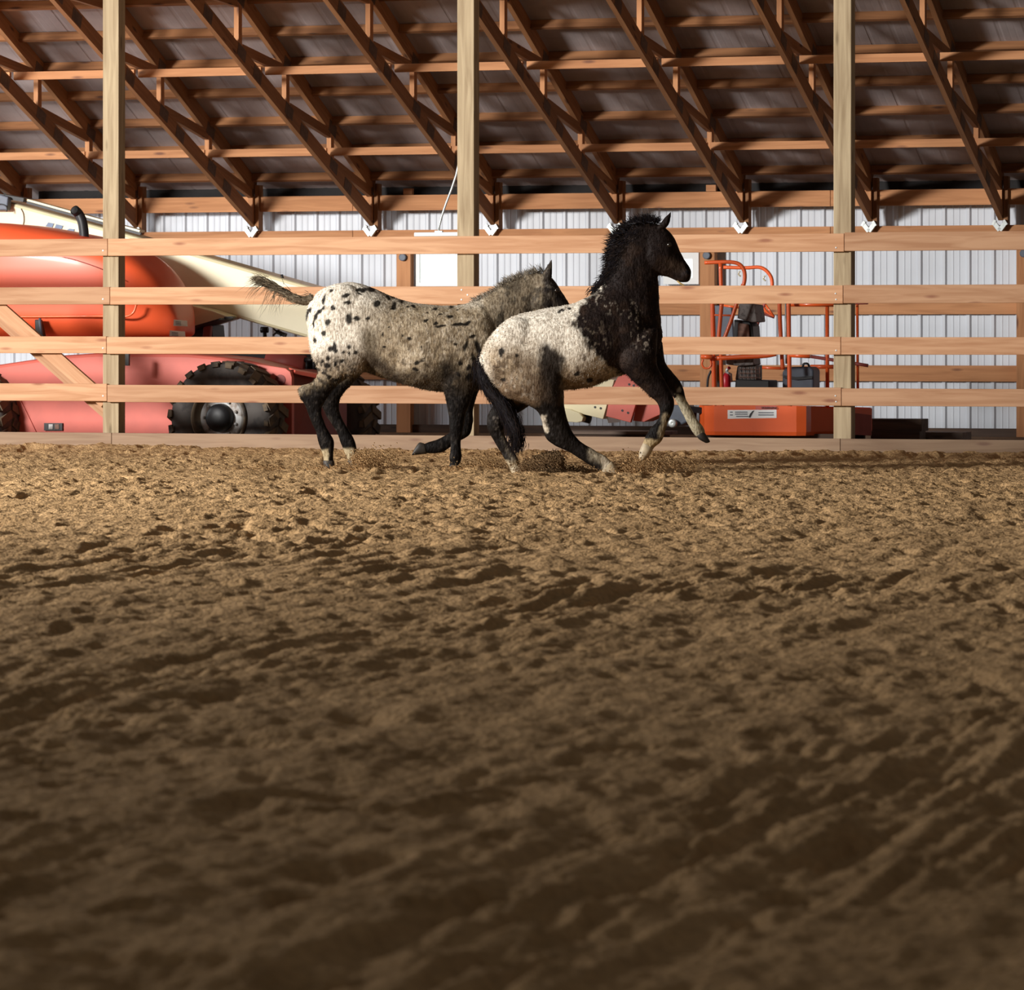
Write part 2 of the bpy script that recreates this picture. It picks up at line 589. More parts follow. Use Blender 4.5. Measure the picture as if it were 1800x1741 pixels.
# surrounding ground at a coarser step
V3, F3 = grid_mesh(np.arange(-12, -3.55, 0.07), np.arange(0, 15.1, 0.07), len(V1) + len(V2))
V4, F4 = grid_mesh(np.arange(3.55, 12, 0.07), np.arange(0, 15.1, 0.07), len(V1) + len(V2) + len(V3))
b0 = len(V1) + len(V2) + len(V3) + len(V4)
V5, F5 = grid_mesh(np.arange(-14, -5.3, 0.07), np.arange(14.95, 37.5, 0.07), b0)
V6, F6 = grid_mesh(np.arange(5.35, 14, 0.07), np.arange(14.95, 33, 0.07), b0 + len(V5))
V7, F7 = grid_mesh(np.arange(-3.65, 3.66, 0.06), np.arange(0, 4.7, 0.06), b0 + len(V5) + len(V6))
V8, F8 = grid_mesh(np.arange(-16, 16.1, 1.0), np.arange(-12, 0.1, 1.0), b0 + len(V5) + len(V6) + len(V7))
VV = np.concatenate([V1, V2, V3, V4, V5, V6, V7, V8])
FF = np.concatenate([F1, F2, F3, F4, F5, F6, F7, F8])
FF = clip_rows(VV, FF)
floor = quick_mesh('floor', VV, FF, M['sand'])
tag(floor, 'raked brown arena sand with hoof prints and wheel ruts', kind='structure')


def aisle_z(t):
    return -0.215 + 0.215 * sstep(-0.9, 0.3, t)


tt = np.arange(-14, 14, 0.12)
qq = np.arange(0.03, 7.4, 0.12)
TT, QQ = np.meshgrid(tt, qq)
ZZ = aisle_z(TT) + 0.02 * fbm(TT / 0.5, QQ / 0.5, 71, 4)
ZZ = ZZ + (0.0 - ZZ) * sstep(4.6, 5.6, QQ)
Va = np.stack([(TT * CA + QQ * SA).ravel(), (D0 - TT * SA + QQ * CA).ravel(), ZZ.ravel()], 1)
i0 = (np.arange(len(tt) - 1)[None, :] + np.arange(len(qq) - 1)[:, None] * len(tt)).ravel()
Fa = np.stack([i0, i0 + 1, i0 + 1 + len(tt), i0 + len(tt)], 1)
aisle = quick_mesh('floor_aisle', Va, Fa, M['dirt'])
tag(aisle, 'packed brown dirt strip between the rail fence and the steel wall', kind='structure')

# ================================================================== BACK WALL
QW = 6.62
wall = root('wall_back', F(0, QW, 0), 'pale ribbed steel wall with wooden girts behind the fence', kind='structure')
sheet_w, pitch = 0.916, 0.229
prof = []
for k in range(4):
    b_ = k * pitch
    prof += [(b_, 0.0), (b_ + 0.016, -0.021), (b_ + 0.040, -0.021), (b_ + 0.056, 0.0),
             (b_ + 0.100, 0.0), (b_ + 0.107, -0.0035), (b_ + 0.113, -0.0035), (b_ + 0.120, 0.0),
             (b_ + 0.158, 0.0), (b_ + 0.165, -0.0035), (b_ + 0.171, -0.0035), (b_ + 0.178, 0.0)]
prof.append((sheet_w + 0.02, 0.0))


def ribbed(tl, qf, zlo, zhi):
    """steel sheet: profile points (along, out) between a lower and an upper edge given as functions"""
    vs = [qf(tl + a, o_, zlo) for a, o_ in prof] + [qf(tl + a, o_, zhi) for a, o_ in prof]
    n = len(prof)
    fs = [(i, i + 1, i + 1 + n, i + n) for i in range(n - 1)]
    return vs, fs


t0 = T(737, QW) - sheet_w * 7 + 0.06
for k in range(17):
    vs, fs = ribbed(t0 + k * sheet_w, lambda a, o_, z: F(a, QW + o_ - (0.0008 if k % 2 else 0), z), 0.02, 2.262)
    mb = MB()
    mb.add(vs, fs)
    mb.build('siding_sheet', M['siding'], wall)
# girts and plates (each stick runs between wall posts or over them)
WT0, WT1 = -7.0, 8.2
zc = lambda y: H + (HY - y) * (D0 + QW / CA) / FPX
for (ya, yb, qa, qb) in ((524, 554, 6.56, 6.60), (641, 668, 6.56, 6.60)):
    j1, j2, j3 = T(709, 6.5), T(1243, 6.5), T(1800, 6.5)
    for (a, e) in ((WT0, j1 - 3.05), (j1 - 3.05, j1), (j1, j2), (j2, j3), (j3, WT1)):
        mb = MB()
        fbeam(mb, a + 0.004, e - 0.004, qa, qb, zc(yb), zc(ya))
        mb.build('girt', M['girt'], wall)
for (ya, yb, nm) in ((342.5, 369.5, 'top_plate'), (404, 432, 'lower_plate')):
    for (a, e) in ((WT0, -3.6), (-3.6, 1.1), (1.1, 5.0), (5.0, WT1)):
        mb = MB()
        fbeam(mb, a + 0.003, e - 0.003, 6.40, 6.44, zc(yb), zc(ya))
        mb.build(nm, M['girt'], wall)
mb = MB()
fbeam(mb, WT0, WT1, 6.50, 6.54, -0.03, 0.075)
mb.build('skirt_board', M['dark_wood'], wall)
# eave: added boards block stray light, with a black strip for the gap's shade
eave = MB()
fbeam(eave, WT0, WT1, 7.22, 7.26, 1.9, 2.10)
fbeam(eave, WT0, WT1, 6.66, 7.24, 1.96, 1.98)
fbeam(eave, WT0, WT1, 6.655, 6.675, 2.15, 2.40)  # black strip standing in for the shade above the wall
tag(eave.build('eave_shade', M['near_black']), 'added black boards for the shade of the eave behind the top of the steel wall', kind='structure')

for (xa, xb) in ((709, 724), (1241, 1258)):
    mb = MB()
    fbeam(mb, T(xa, 6.5), T(xb, 6.5), 6.50, 6.56, zc(341), zc(330))
    mb.build('spacer_block', M['girt'], wall)

# wall posts
for px, lab in ((709, 'brown timber wall post beside the bright white window, left of the middle column'),
                (1243, 'brown timber wall post behind the top of the orange basket'),
                (1800, 'brown timber wall post at the right edge of the view')):
    t = T(px, 6.44)
    r = root('wall_post', F(t, 6.5, 0), lab, 'post', 'posts of the steel wall')
    mb = MB()
    fbeam(mb, t - 0.07, t + 0.07, 6.44, 6.55, -0.05, 1.92)
    mb.build('shaft', M['girt'], r)
    mb = MB()
    za = zc(440)
    mb.lathe(F(t, 6.44, zc(452)), -QD, [(0, 0.0001), (0, 0.036), (0.03, 0.036), (0.034, 0.03), (0.034, 0.0001)], 16)
    mb.build('junction_box', M['bluegrey'], r)

# windows in the steel wall
for n_, (pa, pb, ya, yb) in enumerate(((731, 806, 440, 503.5), (1166, 1228, 444, 500))):
    t_a, t_b = T(pa, 6.5), T(pb, 6.5)
    z_b, z_a = Zq(pa, yb, 6.5), Zq(pa, ya, 6.5)
    r = root('window_%d' % (n_ + 1), F(t_a, 6.5, z_b), 'small white window in the steel wall, %s' % (
        'beside the middle column' if n_ == 0 else 'in front of the dark horse\'s nose'), kind='structure')
    mb = MB()
    fw = 0.035 if n_ == 0 else 0.06
    fbeam(mb, t_a, t_b, 6.50, 6.58, z_b, z_b + fw)
    fbeam(mb, t_a, t_b, 6.50, 6.58, z_a - fw, z_a)
    fbeam(mb, t_a, t_a + fw, 6.50, 6.58, z_b + fw, z_a - fw)
    fbeam(mb, t_b - fw, t_b, 6.50, 6.58, z_b + fw, z_a - fw)
    mb.build('window_frame', M['white'], r)
    mb = MB()
    fbeam(mb, t_a + fw, t_b - fw, 6.53, 6.55, z_b + fw, z_a - fw)
    mb.build('pane', M['pane'], r)

# ================================================================== ROOF
SL = 0.434
ZT = 2.40         # top of the top chord at the wall


def P(t, p, z):   # p = distance from the wall plane towards the arena
    return F(t, 6.42 - p, z)


roof = root('ceiling', F(0, 3, 4), 'underside of the ribbed steel roof with purlins on the trusses', kind='structure')
PMAX = 6.6
for k in range(17):
    vs = []
    tl = WT0 - 0.2 + k * sheet_w
    for p in (-0.85, PMAX):
        for a, o_ in prof:
            vs.append(P(tl + a, p, ZT + SL * p + 0.066 - o_ * 0.15))
    n = len(prof)
    fs = [(i, i + 1, i + 1 + n, i + n) for i in range(n - 1)]
    mb = MB()
    mb.add(vs, fs)
    mb.build('roof_sheet', M['roof'], roof)
p = 0.10
heels = [T(868, 6.42) + 1.22 * k for k in range(-5, 6)]
while p < PMAX:
    zz = ZT + SL * p + 0.02
    for k in range(-1, len(heels)):
        a = heels[k] if k >= 0 else WT0
        e = heels[k + 1] if k + 1 < len(heels) else WT1
        # boards one or two bays long, butting above a truss
        mb = MB()
        jit = (random.random() - 0.5) * 0.012
        mb.beam(P(a + 0.004, p, zz + jit), P(e - 0.004, p, zz + jit), Vector((QD.x, QD.y, SL * -1)), 0.038, 0.078)
        mb.build('purlin', M['purlin'], roof)
    p += 0.548
BZ = 1.975        # underside of the bottom chord at the wall
BS = 0.378
for p in (1.24, 2.95, 4.65):
    zz = BZ + BS * p + 0.155
    for k in range(-1, len(heels)):
        a = heels[k] if k >= 0 else WT0
        e = heels[k + 1] if k + 1 < len(heels) else WT1
        mb = MB()
        mb.beam(P(a + 0.02, p, zz + 0.045), P(e - 0.02, p, zz + 0.045), QD, 0.038, 0.072)
        mb.build('lateral_brace', M['girt'], roof)

where = {-4: 'half hidden at the far left edge', -3: 'landing just right of the left column', -2: 'landing above the cream boom',
         -1: 'landing just left of the middle column', 0: 'landing just right of the middle column',
         1: 'landing behind the dark horse\'s crest', 2: 'landing above the orange basket', 3: 'landing just right of the right column',
         4: 'landing at the far right edge', -5: 'outside the left edge', 5: 'outside the right edge'}
for k in range(-4, 5):
    t = T(868, 6.42) + 1.22 * k
    r = root('roof_truss', P(t, 0, BZ), 'brown sloping timber roof truss ' + where[k], 'truss', 'parallel chord roof trusses')
    mb = MB()
    c0, c1 = 0.0, PMAX - 0.1
    mb.beam(P(t, c0, BZ + BS * c0 + 0.075), P(t, c1, BZ + BS * c1 + 0.075), TD, 0.045, 0.14)
    mb.build('bottom_chord', M['truss'], r)
    mb = MB()
    mb.beam(P(t, 0.0, ZT - 0.03), P(t, c1, ZT + SL * c1 - 0.03), TD, 0.045, 0.15)
    mb.build('top_chord', M['truss'], r)
    mb = MB()
    mb.beam(P(t + 0.05, 0.0, BZ - 0.05), P(t + 0.05, 0.0, ZT - 0.01), TD, 0.04, 0.12)
    mb.build('heel_post', M['truss'], r)
    mb = MB()
    mb.beam(P(t, 0.05, BZ + 0.06), P(t, 0.05, zc(343)), TD, 0.046, 0.10)
    mb.build('heel_block', M['girt'], r)
    nodes = [0.0, 1.2, 2.39, 3.58, 4.77, 5.96]
    for i in range(1, len(nodes)):
        p = nodes[i]
        zb, zt = BZ + BS * p + 0.10, ZT + SL * p - 0.08
        mb = MB()
        mb.beam(P(t, p, zb), P(t, p, zt), TD, 0.043, 0.085)
        mb.build('web', M['girt'], r)
        p2 = nodes[i - 1] + 0.06
        mb = MB()
        mb.beam(P(t, p - 0.06, zb + 0.02), P(t, p2, ZT + SL * p2 - 0.13), TD, 0.043, 0.085)
        mb.build('web', M['truss'], r)
        for (gz, gp) in ((BZ + BS * p + 0.085, p - 0.03), (BZ + BS * (p - 0.42) + 0.07, p - 0.42), (ZT + SL * p - 0.06, p)):
            mb = MB()
            dv = (P(t, gp + 0.1, gz + 0.1 * BS) - P(t, gp - 0.1, gz - 0.1 * BS)) * 0.95
            mb.beam(P(t, gp, gz) - dv / 2, P(t, gp, gz) + dv / 2, TD, 0.050, 0.11)
            mb.build('gusset_plate', M['gusset'], r)
    mb = MB()
    mb.beam(P(t + 0.004, 0.05, zc(330)), P(t + 0.004, 0.05, ZT - 0.06), TD, 0.052, 0.10)
    mb.build('gusset_plate', M['gusset'], r)
    mb = MB()
    mb.beam(P(t - 0.004, 0.08, zc(343)), P(t - 0.004, 0.08, zc(329)), TD, 0.055, 0.06)
    mb.build('gusset_plate', M['gusset'], r)
    # white V shaped steel hanger under the heel
    mb = MB()
    zb = zc(403)
    for s in (-1, 1):
        pa = P(t, 0.07, zb - 0.055)
        pb = P(t + s * 0.050, 0.07, zb + 0.010)
        mb.beam(pa, pb, QD, 0.05, 0.040)
        mb.beam(pb - TD * s * 0.008, pb + TD * s * 0.012 + ZD * 0.012, QD, 0.055, 0.05)
    mb.build('heel_bracket', M['galv'], r)

# hidden carrier beam that the trusses rest on at the columns' heads
mb = MB()
fbeam(mb, WT0, WT1, 0.01, 0.05, 4.02, 4.26)
fbeam(mb, WT0, WT1, 0.19, 0.23, 4.02, 4.26)
tag(mb.build('trim_2', M['girt']), 'timber beam on the heads of the columns', kind='structure')

# ================================================================== COLUMNS
cols = [(180.5, 'tall pale timber column behind the rails at the left, in front of the orange machine'),
        (803.5, 'tall pale timber column in the middle, behind the spotted horse\'s back'),
        (1465, 'tall pale timber column behind the rails at the right, beside the orange basket')]
post_t = []
for px, lab in cols:
    t = T(px, 0.04) + 0.07
    post_t.append(t)
    zf = float(aisle_z(np.array(t))) - 0.04
    r = root('timber_column', F(t, 0.11, zf), lab, 'column', 'timber columns along the fence')
    mb = MB()
    fbeam(mb, t - 0.07, t + 0.07, 0.04, 0.18, zf, 4.25)
    mb.build('shaft', M['post'], r, bevel=0.006)

# ================================================================== RAIL FENCE
fence = root('rail_fence', F(0, 0, 0), 'fence of four pale orange boards over a wide dusty kick board', 'fence')
jl, jr = T(189, 0), T(1480, 0)
LE, RE = -7.5, 8.0
# rows: (left bay y at its two ends), (middle bay), (right bay); heights in px
rows = [((419.5, 449.8), (419.8, 449.9), (410.4, 442.5), (408.7, 441.5)),
        ((504.6, 535.3), (505.0, 536.0), (502.0, 533.6), (501.3, 533.3)),
        ((591.6, 621.3), (591.6, 623.3), (593.4, 622.8), (592.9, 623.6)),
        ((674.8, 705.5), (676.2, 707.5), (682.2, 713.2), (683.0, 713.8))]
jx = [(189, 0, 1484), (193, 0, 1482), (187, 0, 1478), (188, 0, 1479)]
for ri, (L_, ML, MR, R_) in enumerate(rows):
    xl, _, xr = jx[ri]
    tl, tr = T(xl, 0), T(xr, 0)
    segs = [((LE, Zq(xl, L_[0], 0), Zq(xl, L_[1], 0)), (tl, Zq(xl, L_[0], 0), Zq(xl, L_[1], 0))),
            ((tl, Zq(xl, ML[0], 0), Zq(xl, ML[1], 0)), (tr, Zq(xr, MR[0], 0), Zq(xr, MR[1], 0))),
            ((tr, Zq(xr, R_[0], 0), Zq(xr, R_[1], 0)), (RE, Zq(xr, R_[0], 0), Zq(xr, R_[1], 0)))]
    for si, ((ta, za1, za0), (tb, zb1, zb0)) in enumerate(segs):
        mb = MB()
        hh = ((za1 - za0) + (zb1 - zb0)) / 2
        mb.beam(F(ta + 0.002, 0.019, (za1 + za0) / 2), F(tb - 0.002, 0.019, (zb1 + zb0) / 2), QD, 0.038, hh)
        rail = mb.build('rail', M['rail'], fence, bevel=0.003)
        # screw heads where the board meets a column
        for pi, pt in enumerate(post_t):
            for dt, fz in (((-0.05, 0.3),), ((-0.02, 0.8), (0.03, 0.52), (-0.02, 0.25)), ((-0.045, 0.55), (-0.04, 0.22)))[pi]:
                tx = pt + dt
                if (ri + pi) % 2 == 0 and pi != 1 and fz > 0.5 or (pi == 1 and ri != 1):
                    continue
                if ta + 0.01 < tx < tb - 0.01:
                    u = (tx - ta) / (tb - ta)
                    zz = (za0 + (za1 - za0) * fz) * (1 - u) + (zb0 + (zb1 - zb0) * fz) * u
                    sc = MB()
                    sc.lathe(F(tx, 0.0, zz), -QD, [(0, 0.006), (0.003, 0.006), (0.0035, 0.0001)], 8)
                    sc.build('screw', M['galv'], rail)
kz = [(Zq(189, 761.2, 0), -0.09), (Zq(1480, 771.6, 0), -0.09)]
for (ta, tb) in ((LE, T(196, 0)), (T(196, 0), T(1477, 0)), (T(1477, 0), RE)):
    mb = MB()
    z1 = np.interp([ta, tb], [jl, jr], [kz[0][0], kz[1][0]])
    mb.beam(F(ta + 0.002, 0.019, (z1[0] - 0.09) / 2), F(tb - 0.002, 0.019, (z1[1] - 0.09) / 2), QD, 0.038, (z1[0] + z1[1]) / 2 + 0.09)
    mb.build('kick_board', M['kick'], fence, bevel=0.003)
# diagonal brace behind the left bay
ex = 1.0
for (a, e, q, w) in (((-62, 487.5), (186, 706.5), 0.065, 0.112), ((-60, 512), (188, 731), 0.12, 0.06)):
    pa, pb = TZ(a[0], a[1], q), TZ(e[0], e[1], q)
    mb = MB()
    mb.beam(pa, pb, QD, 0.04, w)
    mb.build('diagonal_brace', M['rail'], fence)

# white tube fixture hung behind the top rail
r = root('hanging_fixture', TZ(766, 412, 1.0), 'white bar with a slanting white stem hanging left of the middle column, above top rail', 'fixture')
mb = MB()
mb.beam(TZ(729, 412.5, 1.0), TZ(832, 411.5, 1.0), QD, 0.05, 0.034)
mb.build('bar', M['white'], r, bevel=0.008)
mb = MB()
mb.tube([TZ(771, 409, 1.0), TZ(772, 398, 1.0), TZ(776, 382, 1.0), TZ(784, 358, 1.0), TZ(794, 332, 1.0), TZ(802, 308, 1.0), TZ(808, 280, 1.0), TZ(811, 190, 1.0)], 0.009, 8)
mb.build('stem', M['galv'], r, True)
mb = MB()
mb.beam(TZ(765, 408, 1.0), TZ(778, 408, 1.0), QD, 0.03, 0.02)
mb.build('clip', M['white'], r)


def sm(pts, n=5):
    """Catmull-Rom through points"""
    P_ = [Vector(p) for p in pts]
    P_ = [P_[0] * 2 - P_[1]] + P_ + [P_[-1] * 2 - P_[-2]]
    out = []
    for i in range(1, len(P_) - 2):
        for k in range(n):
            s = k / n
            a, b_, c, d = P_[i - 1], P_[i], P_[i + 1], P_[i + 2]
            out.append(0.5 * ((2 * b_) + (c - a) * s + (2 * a - 5 * b_ + 4 * c - d) * s * s + (3 * b_ - a - 3 * c + d) * s ** 3))
    out.append(P_[-2])
    return out


# ================================================================== BOOM LIFT
lift = root('boom_lift', F(T(300, 2), 2, -0.215), 'large orange and cream boom lift with an orange basket, parked behind the fence', 'machine')


def hood_loft(st, qc, mat, name, ex=5.0, seg=44):
    """st: (px, y top, y bottom, half width) rows; cross-sections are rounded boxes"""
    q0 = qc
    vs, fs = [], []
    arr = np.array(st, float)
    s = np.linspace(0, len(arr) - 1, (len(arr) - 1) * 4 + 1)
    cols_ = []
    for c in range(arr.shape[1]):
        v = [Vector((x, 0, 0)) for x in arr[:, c]]
        cols_.append([p.x for p in sm(v, 4)])
    for i in range(len(cols_[0])):
        px, yt, yb, hw = [c[i] for c in cols_]
        zt, zb = Zq(px, yt, q0), Zq(px, yb, q0)
        zc_, hz = (zt + zb) / 2, (zt - zb) / 2
        t = T(px, q0)
        for j in range(seg):
            th = 2 * math.pi * j / seg
            c_, s_ = math.cos(th), math.sin(th)
            c2 = math.copysign(abs(c_) ** (2 / ex), c_)
            s2 = math.copysign(abs(s_) ** (2 / ex), s_)
            vs.append(F(t, q0 + s2 * hw, zc_ + c2 * hz))
    n = len(cols_[0])
    for i in range(n - 1):
        for j in range(seg):
            j2 = (j + 1) % seg
            fs.append((i * seg + j, i * seg + j2, (i + 1) * seg + j2, (i + 1) * seg + j))
    fs.append(tuple(range(seg)))
    fs.append(tuple((n - 1) * seg + j for j in range(seg)))
    mb = MB()
    mb.add(vs, fs)
    return mb.build(name, mat, lift, True)


hood = hood_loft([(-330, 430, 585, 0.34), (-300, 405, 594, 0.46), (-220, 394, 600, 0.52), (-60, 391, 601, 0.55), (0, 392, 601, 0.55), (60, 397, 601, 0.55), (120, 407, 600, 0.54), (170, 417, 599, 0.53),
           (215, 430, 598, 0.51), (248, 446, 597, 0.48), (275, 466, 596, 0.44), (298, 492, 595, 0.38), (314, 520, 594, 0.31), (324, 546, 592, 0.24), (329, 566, 589, 0.17), (331, 576, 584, 0.08)],
          1.95, M['hood'], 'hood')
# seam and ledge on the hood, stickers
mb = MB()
qh = 1.395
mb.tube(sm([TZ(-200, 556, qh), TZ(30, 557, qh), TZ(178, 556, qh), TZ(218, 557, qh), TZ(234, 550, qh + 0.01), TZ(240, 535, qh + 0.015)], 6), 0.010, 8)
mb.build('ledge', M['orange'], lift, True)
mb = MB()
mb.tube(sm([TZ(95, 449, 1.43), TZ(135, 458, 1.42), TZ(180, 474, 1.41), TZ(215, 492, 1.42)], 6), 0.004, 6)
mb.build('seam', M['darkred'], lift, True)
for (x0, y0, x1, y1, qa, qb) in ((306, 562, 329, 574, 1.62, 1.85), (299, 581, 325, 592, 1.62, 1.85)):
    mb = MB()
    mb.prism([TZ(x0, y0, qa - 0.1), TZ(x1, y0 + 2, qb - 0.1), TZ(x1 + 1, y1, qb - 0.1), TZ(x0 - 1, y1 - 1, qa - 0.1)], -QD * 0.004)
    st_ = mb.build('warning_label', M['sticker'], lift)
    for i in range(3):
        ln = MB()
        yy = y0 + 3 + i * 2.6
        ln.prism([TZ(x0 + 3, yy, qa - 0.106), TZ(x1 - 3, yy + 1.5, qb - 0.106), TZ(x1 - 3, yy + 2.6, qb - 0.106), TZ(x0 + 3, yy + 1.1, qa - 0.106)], -QD * 0.002)
        ln.build('print', M['bluegrey'], st_)
# handle on the hood and hanging strap
mb = MB()
mb.prism([TZ(65, 562, 1.38), TZ(75, 562, 1.38), TZ(79, 580, 1.38), TZ(84, 600, 1.38), TZ(66, 600, 1.38)], -QD * 0.05)
mb.build('latch', M['black'], lift, bevel=0.008)
mb = MB()
mb.tube([TZ(70, 560, 1.33), TZ(71, 572, 1.31), TZ(74, 588, 1.31)], 0.012, 8)
mb.build('latch', M['bluegrey'], lift, True)
mb = MB()
mb.beam(TZ(223, 618, 1.2), TZ(223, 643, 1.2), QD, 0.03, 0.045)
mb.build('strap', M['black'], lift)
# exhaust
mb = MB()
qx = 1.75
pts = sm([TZ(148, 418, qx), TZ(147, 404, qx), TZ(144, 388, qx), TZ(138, 376, qx), TZ(131, 369, qx - 0.05)], 5)
mb.tube(pts, [0.042] * len(pts), 16, closed=False)
mb.build('exhaust_pipe', M['black'], lift, True)
mb = MB()
mb.tube([TZ(134, 373, qx - 0.03), TZ(130.5, 368.5, qx - 0.06)], 0.032, 14)
mb.build('exhaust_mouth', M['near_black'], lift, True)

# boom: three telescoping cream box sections sloping down to the right
QB = 2.95
bt = lambda x: 352 + (x - 20) * 0.2735       # upper edge row in the image
bb = lambda x: bt(x) + 93                    # lower edge


def boxloft(name, secs, qc, hw, mat, bev=0.02):
    """secs: (px, ytop, ybot)"""
    vs, fs = [], []
    for (px, ya, yb) in secs:
        for (q, y) in ((qc - hw, ya), (qc + hw, ya), (qc + hw, yb), (qc - hw, yb)):
            vs.append(F(T(px, qc), q, Zq(px, y, qc)))
    for i in range(len(secs) - 1):
        for j in range(4):
            j2 = (j + 1) % 4
            fs.append((i * 4 + j, i * 4 + j2, (i + 1) * 4 + j2, (i + 1) * 4 + j))
    fs.append((0, 1, 2, 3))
    e = (len(secs) - 1) * 4
    fs.append((e + 3, e + 2, e + 1, e))
    mb = MB()
    mb.add(vs, fs)
    return mb.build(name, mat, lift, False, bevel=bev)


boom = boxloft('boom', [(-330, bt(-330) + 4, bb(-330)), (20, 353, 452), (240, 413, 505), (545, 500.5, 592), (690, 540, 632)], QB, 0.2, M['cream'], 0.03)
boxloft('boom_extension', [(680, 545, 622), (1080, 652, 737)], QB, 0.165, M['cream'], 0.03)
mb = MB()
mb.beam(TZ(48, 356, QB - 0.2), TZ(248, 411.5, QB - 0.2), QD, 0.03, 0.022)
mb.build('cable_track', M['black'], lift)
mb = MB()
mb.beam(TZ(48, 351, QB - 0.12), TZ(250, 407, QB - 0.12), QD, 0.12, 0.02)
mb.build('cable_cover', M['cream'], lift)
mb = MB()
mb.beam(TZ(8, 345, QB - 0.12), TZ(50, 352.5, QB - 0.12), QD, 0.22, 0.035)
mb.build('roller_guard', M['black'], lift)
mb = MB()
mb.prism([TZ(-60, 336, QB - 0.22), TZ(8, 343, QB - 0.22), TZ(21, 347, QB - 0.22), TZ(19, 370, QB - 0.22), TZ(-60, 370, QB - 0.22)], -QD * 0.08)
mb.build('control_box', M['bluegrey'], lift, bevel=0.01)
mb = MB()
mb.tube(sm([TZ(-20, 362, QB - 0.31), TZ(0, 359, QB - 0.31), TZ(11, 363, QB - 0.31), TZ(12, 372, QB - 0.31)], 5), 0.006, 6)
mb.build('hose', M['black'], lift, True)
mb = MB()
mb.tube(sm([TZ(37, 367, QB - 0.21), TZ(41, 376, QB - 0.21), TZ(42, 388, QB - 0.21), TZ(40, 398, QB - 0.21)], 5), 0.004, 6)
mb.build('boom_joint', M['plank'], lift, True)
# blocky blue-grey marks printed on the boom
for poly in (((80, 398), (85, 391), (95, 393), (92, 400)), ((96, 401), (99, 394), (111, 397), (108, 404)), ((117, 405), (122, 402), (131, 403), (130, 408))):
    mb = MB()
    mb.prism([TZ(x, y, QB - 0.205) for x, y in poly], -QD * 0.003)
    mb.build('logo_mark', M['blueink'], lift)
mb = MB()
mb.tube([TZ(497, 490, QB - 0.1), TZ(495, 483, QB - 0.1)], 0.012, 8)
mb.build('nozzle', M['black'], lift, True)
# riser under the boom at the end of the hood
mb = MB()
mb.prism([TZ(318, 536, 2.5), TZ(336, 537, 2.5), TZ(372, 546, 2.5), TZ(400, 556, 2.5), TZ(396, 561, 2.5), TZ(337, 578, 2.5), TZ(318, 580, 2.5)], QD * 0.35)
mb.build('riser', M['cream'], lift, bevel=0.01)
mb = MB()
mb.beam(TZ(335, 580, 2.49), TZ(399, 561, 2.49), QD, 0.3, 0.014)
mb.beam(TZ(396, 559, 2.49), TZ(411, 558, 2.49), QD, 0.06, 0.018)
mb.build('riser_edge', M['black'], lift)
mb = MB()
mb.prism([TZ(332, 581, 2.6), TZ(372, 571, 2.6), TZ(374, 596, 2.6), TZ(330, 598, 2.6)], QD * 0.3)
mb.build('valve_block', M['black'], lift, bevel=0.01)
mb = MB()
mb.beam(TZ(366, 572, 2.55), TZ(364, 596, 2.55), QD, 0.06, 0.07)
mb.build('valve_block', M['maroon'], lift, bevel=0.01)
mb = MB()
mb.tube([TZ(459, 580, 3.2), TZ(471, 580, 3.2)], 0.028, 10)
mb.tube([TZ(465, 582, 3.2), TZ(466, 600, 3.2)], 0.018, 8)
mb.build('valve', M['black'], lift, True)
mb = MB()
mb.beam(TZ(480, 577, 3.2), TZ(494, 590, 3.2), QD, 0.02, 0.012)
mb.beam(TZ(480, 590, 3.2), TZ(494, 577, 3.2), QD, 0.02, 0.012)
mb.beam(TZ(486, 583, 3.22), TZ(503, 590, 3.22), QD, 0.03, 0.035)
mb.build('valve', M['black'], lift)

# chassis
mb = MB()
mb.prism([TZ(-260, 665, 1.55), TZ(0, 641, 1.55), TZ(60, 632, 1.55), TZ(110, 625, 1.55), TZ(170, 621, 1.55), TZ(330, 622, 1.55), TZ(392, 628, 1.55),
          TZ(432, 633, 1.55), TZ(462, 640, 1.55), TZ(492, 648, 1.55), TZ(492, 792, 1.55), TZ(-260, 792, 1.55)], QD * 1.5)
mb.build('chassis', M['faded'], lift, bevel=0.03)
mb = MB()
cxy = [TZ(452, 640, 1.5), TZ(490, 646, 1.5), TZ(502, 648, 1.5), TZ(510, 654, 1.5), TZ(513, 664, 1.5), TZ(513, 790, 1.5), TZ(452, 790, 1.5)]
mb.prism(cxy, QD * 0.06)
axle = mb.build('axle_plate', M['faded'], lift, bevel=0.004)
mb = MB()
mb.lathe(TZ(493, 668, 1.498), -QD, [(0, 0.0001), (0, 0.045), (0.004, 0.045), (0.004, 0.0001)], 20)
mb.build('pin_hole', M['darkred'], axle)
mb = MB()
mb.prism([TZ(513, 650, 1.56), TZ(560, 657, 1.9), TZ(575, 664, 2.1), TZ(575, 790, 2.1), TZ(513, 790, 1.56)], QD * 0.5)
mb.build('axle_beam', M['darkred'], lift)
mb = MB()
mb.beam(TZ(513, 652, 1.6), TZ(575, 664, 1.9), QD, 0.1, 0.03)
mb.build('axle_beam', M['faded'], lift)
mb = MB()
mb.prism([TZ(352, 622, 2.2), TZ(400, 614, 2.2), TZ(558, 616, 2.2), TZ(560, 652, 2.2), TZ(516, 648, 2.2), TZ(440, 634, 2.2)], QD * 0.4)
mb.build('undercarriage', M['near_black'], lift)
mb = MB()
mb.tube([TZ(470, 634, 2.12), TZ(536, 640, 2.12)], 0.075, 14)
mb.build('lift_cylinder', M['maroon'], lift, True)
mb = MB()
mb.tube([TZ(539, 634, 2.1), TZ(539, 652, 2.1)], 0.012, 8)
mb.tube([TZ(551, 632, 2.1), TZ(552, 652, 2.1)], 0.012, 8)
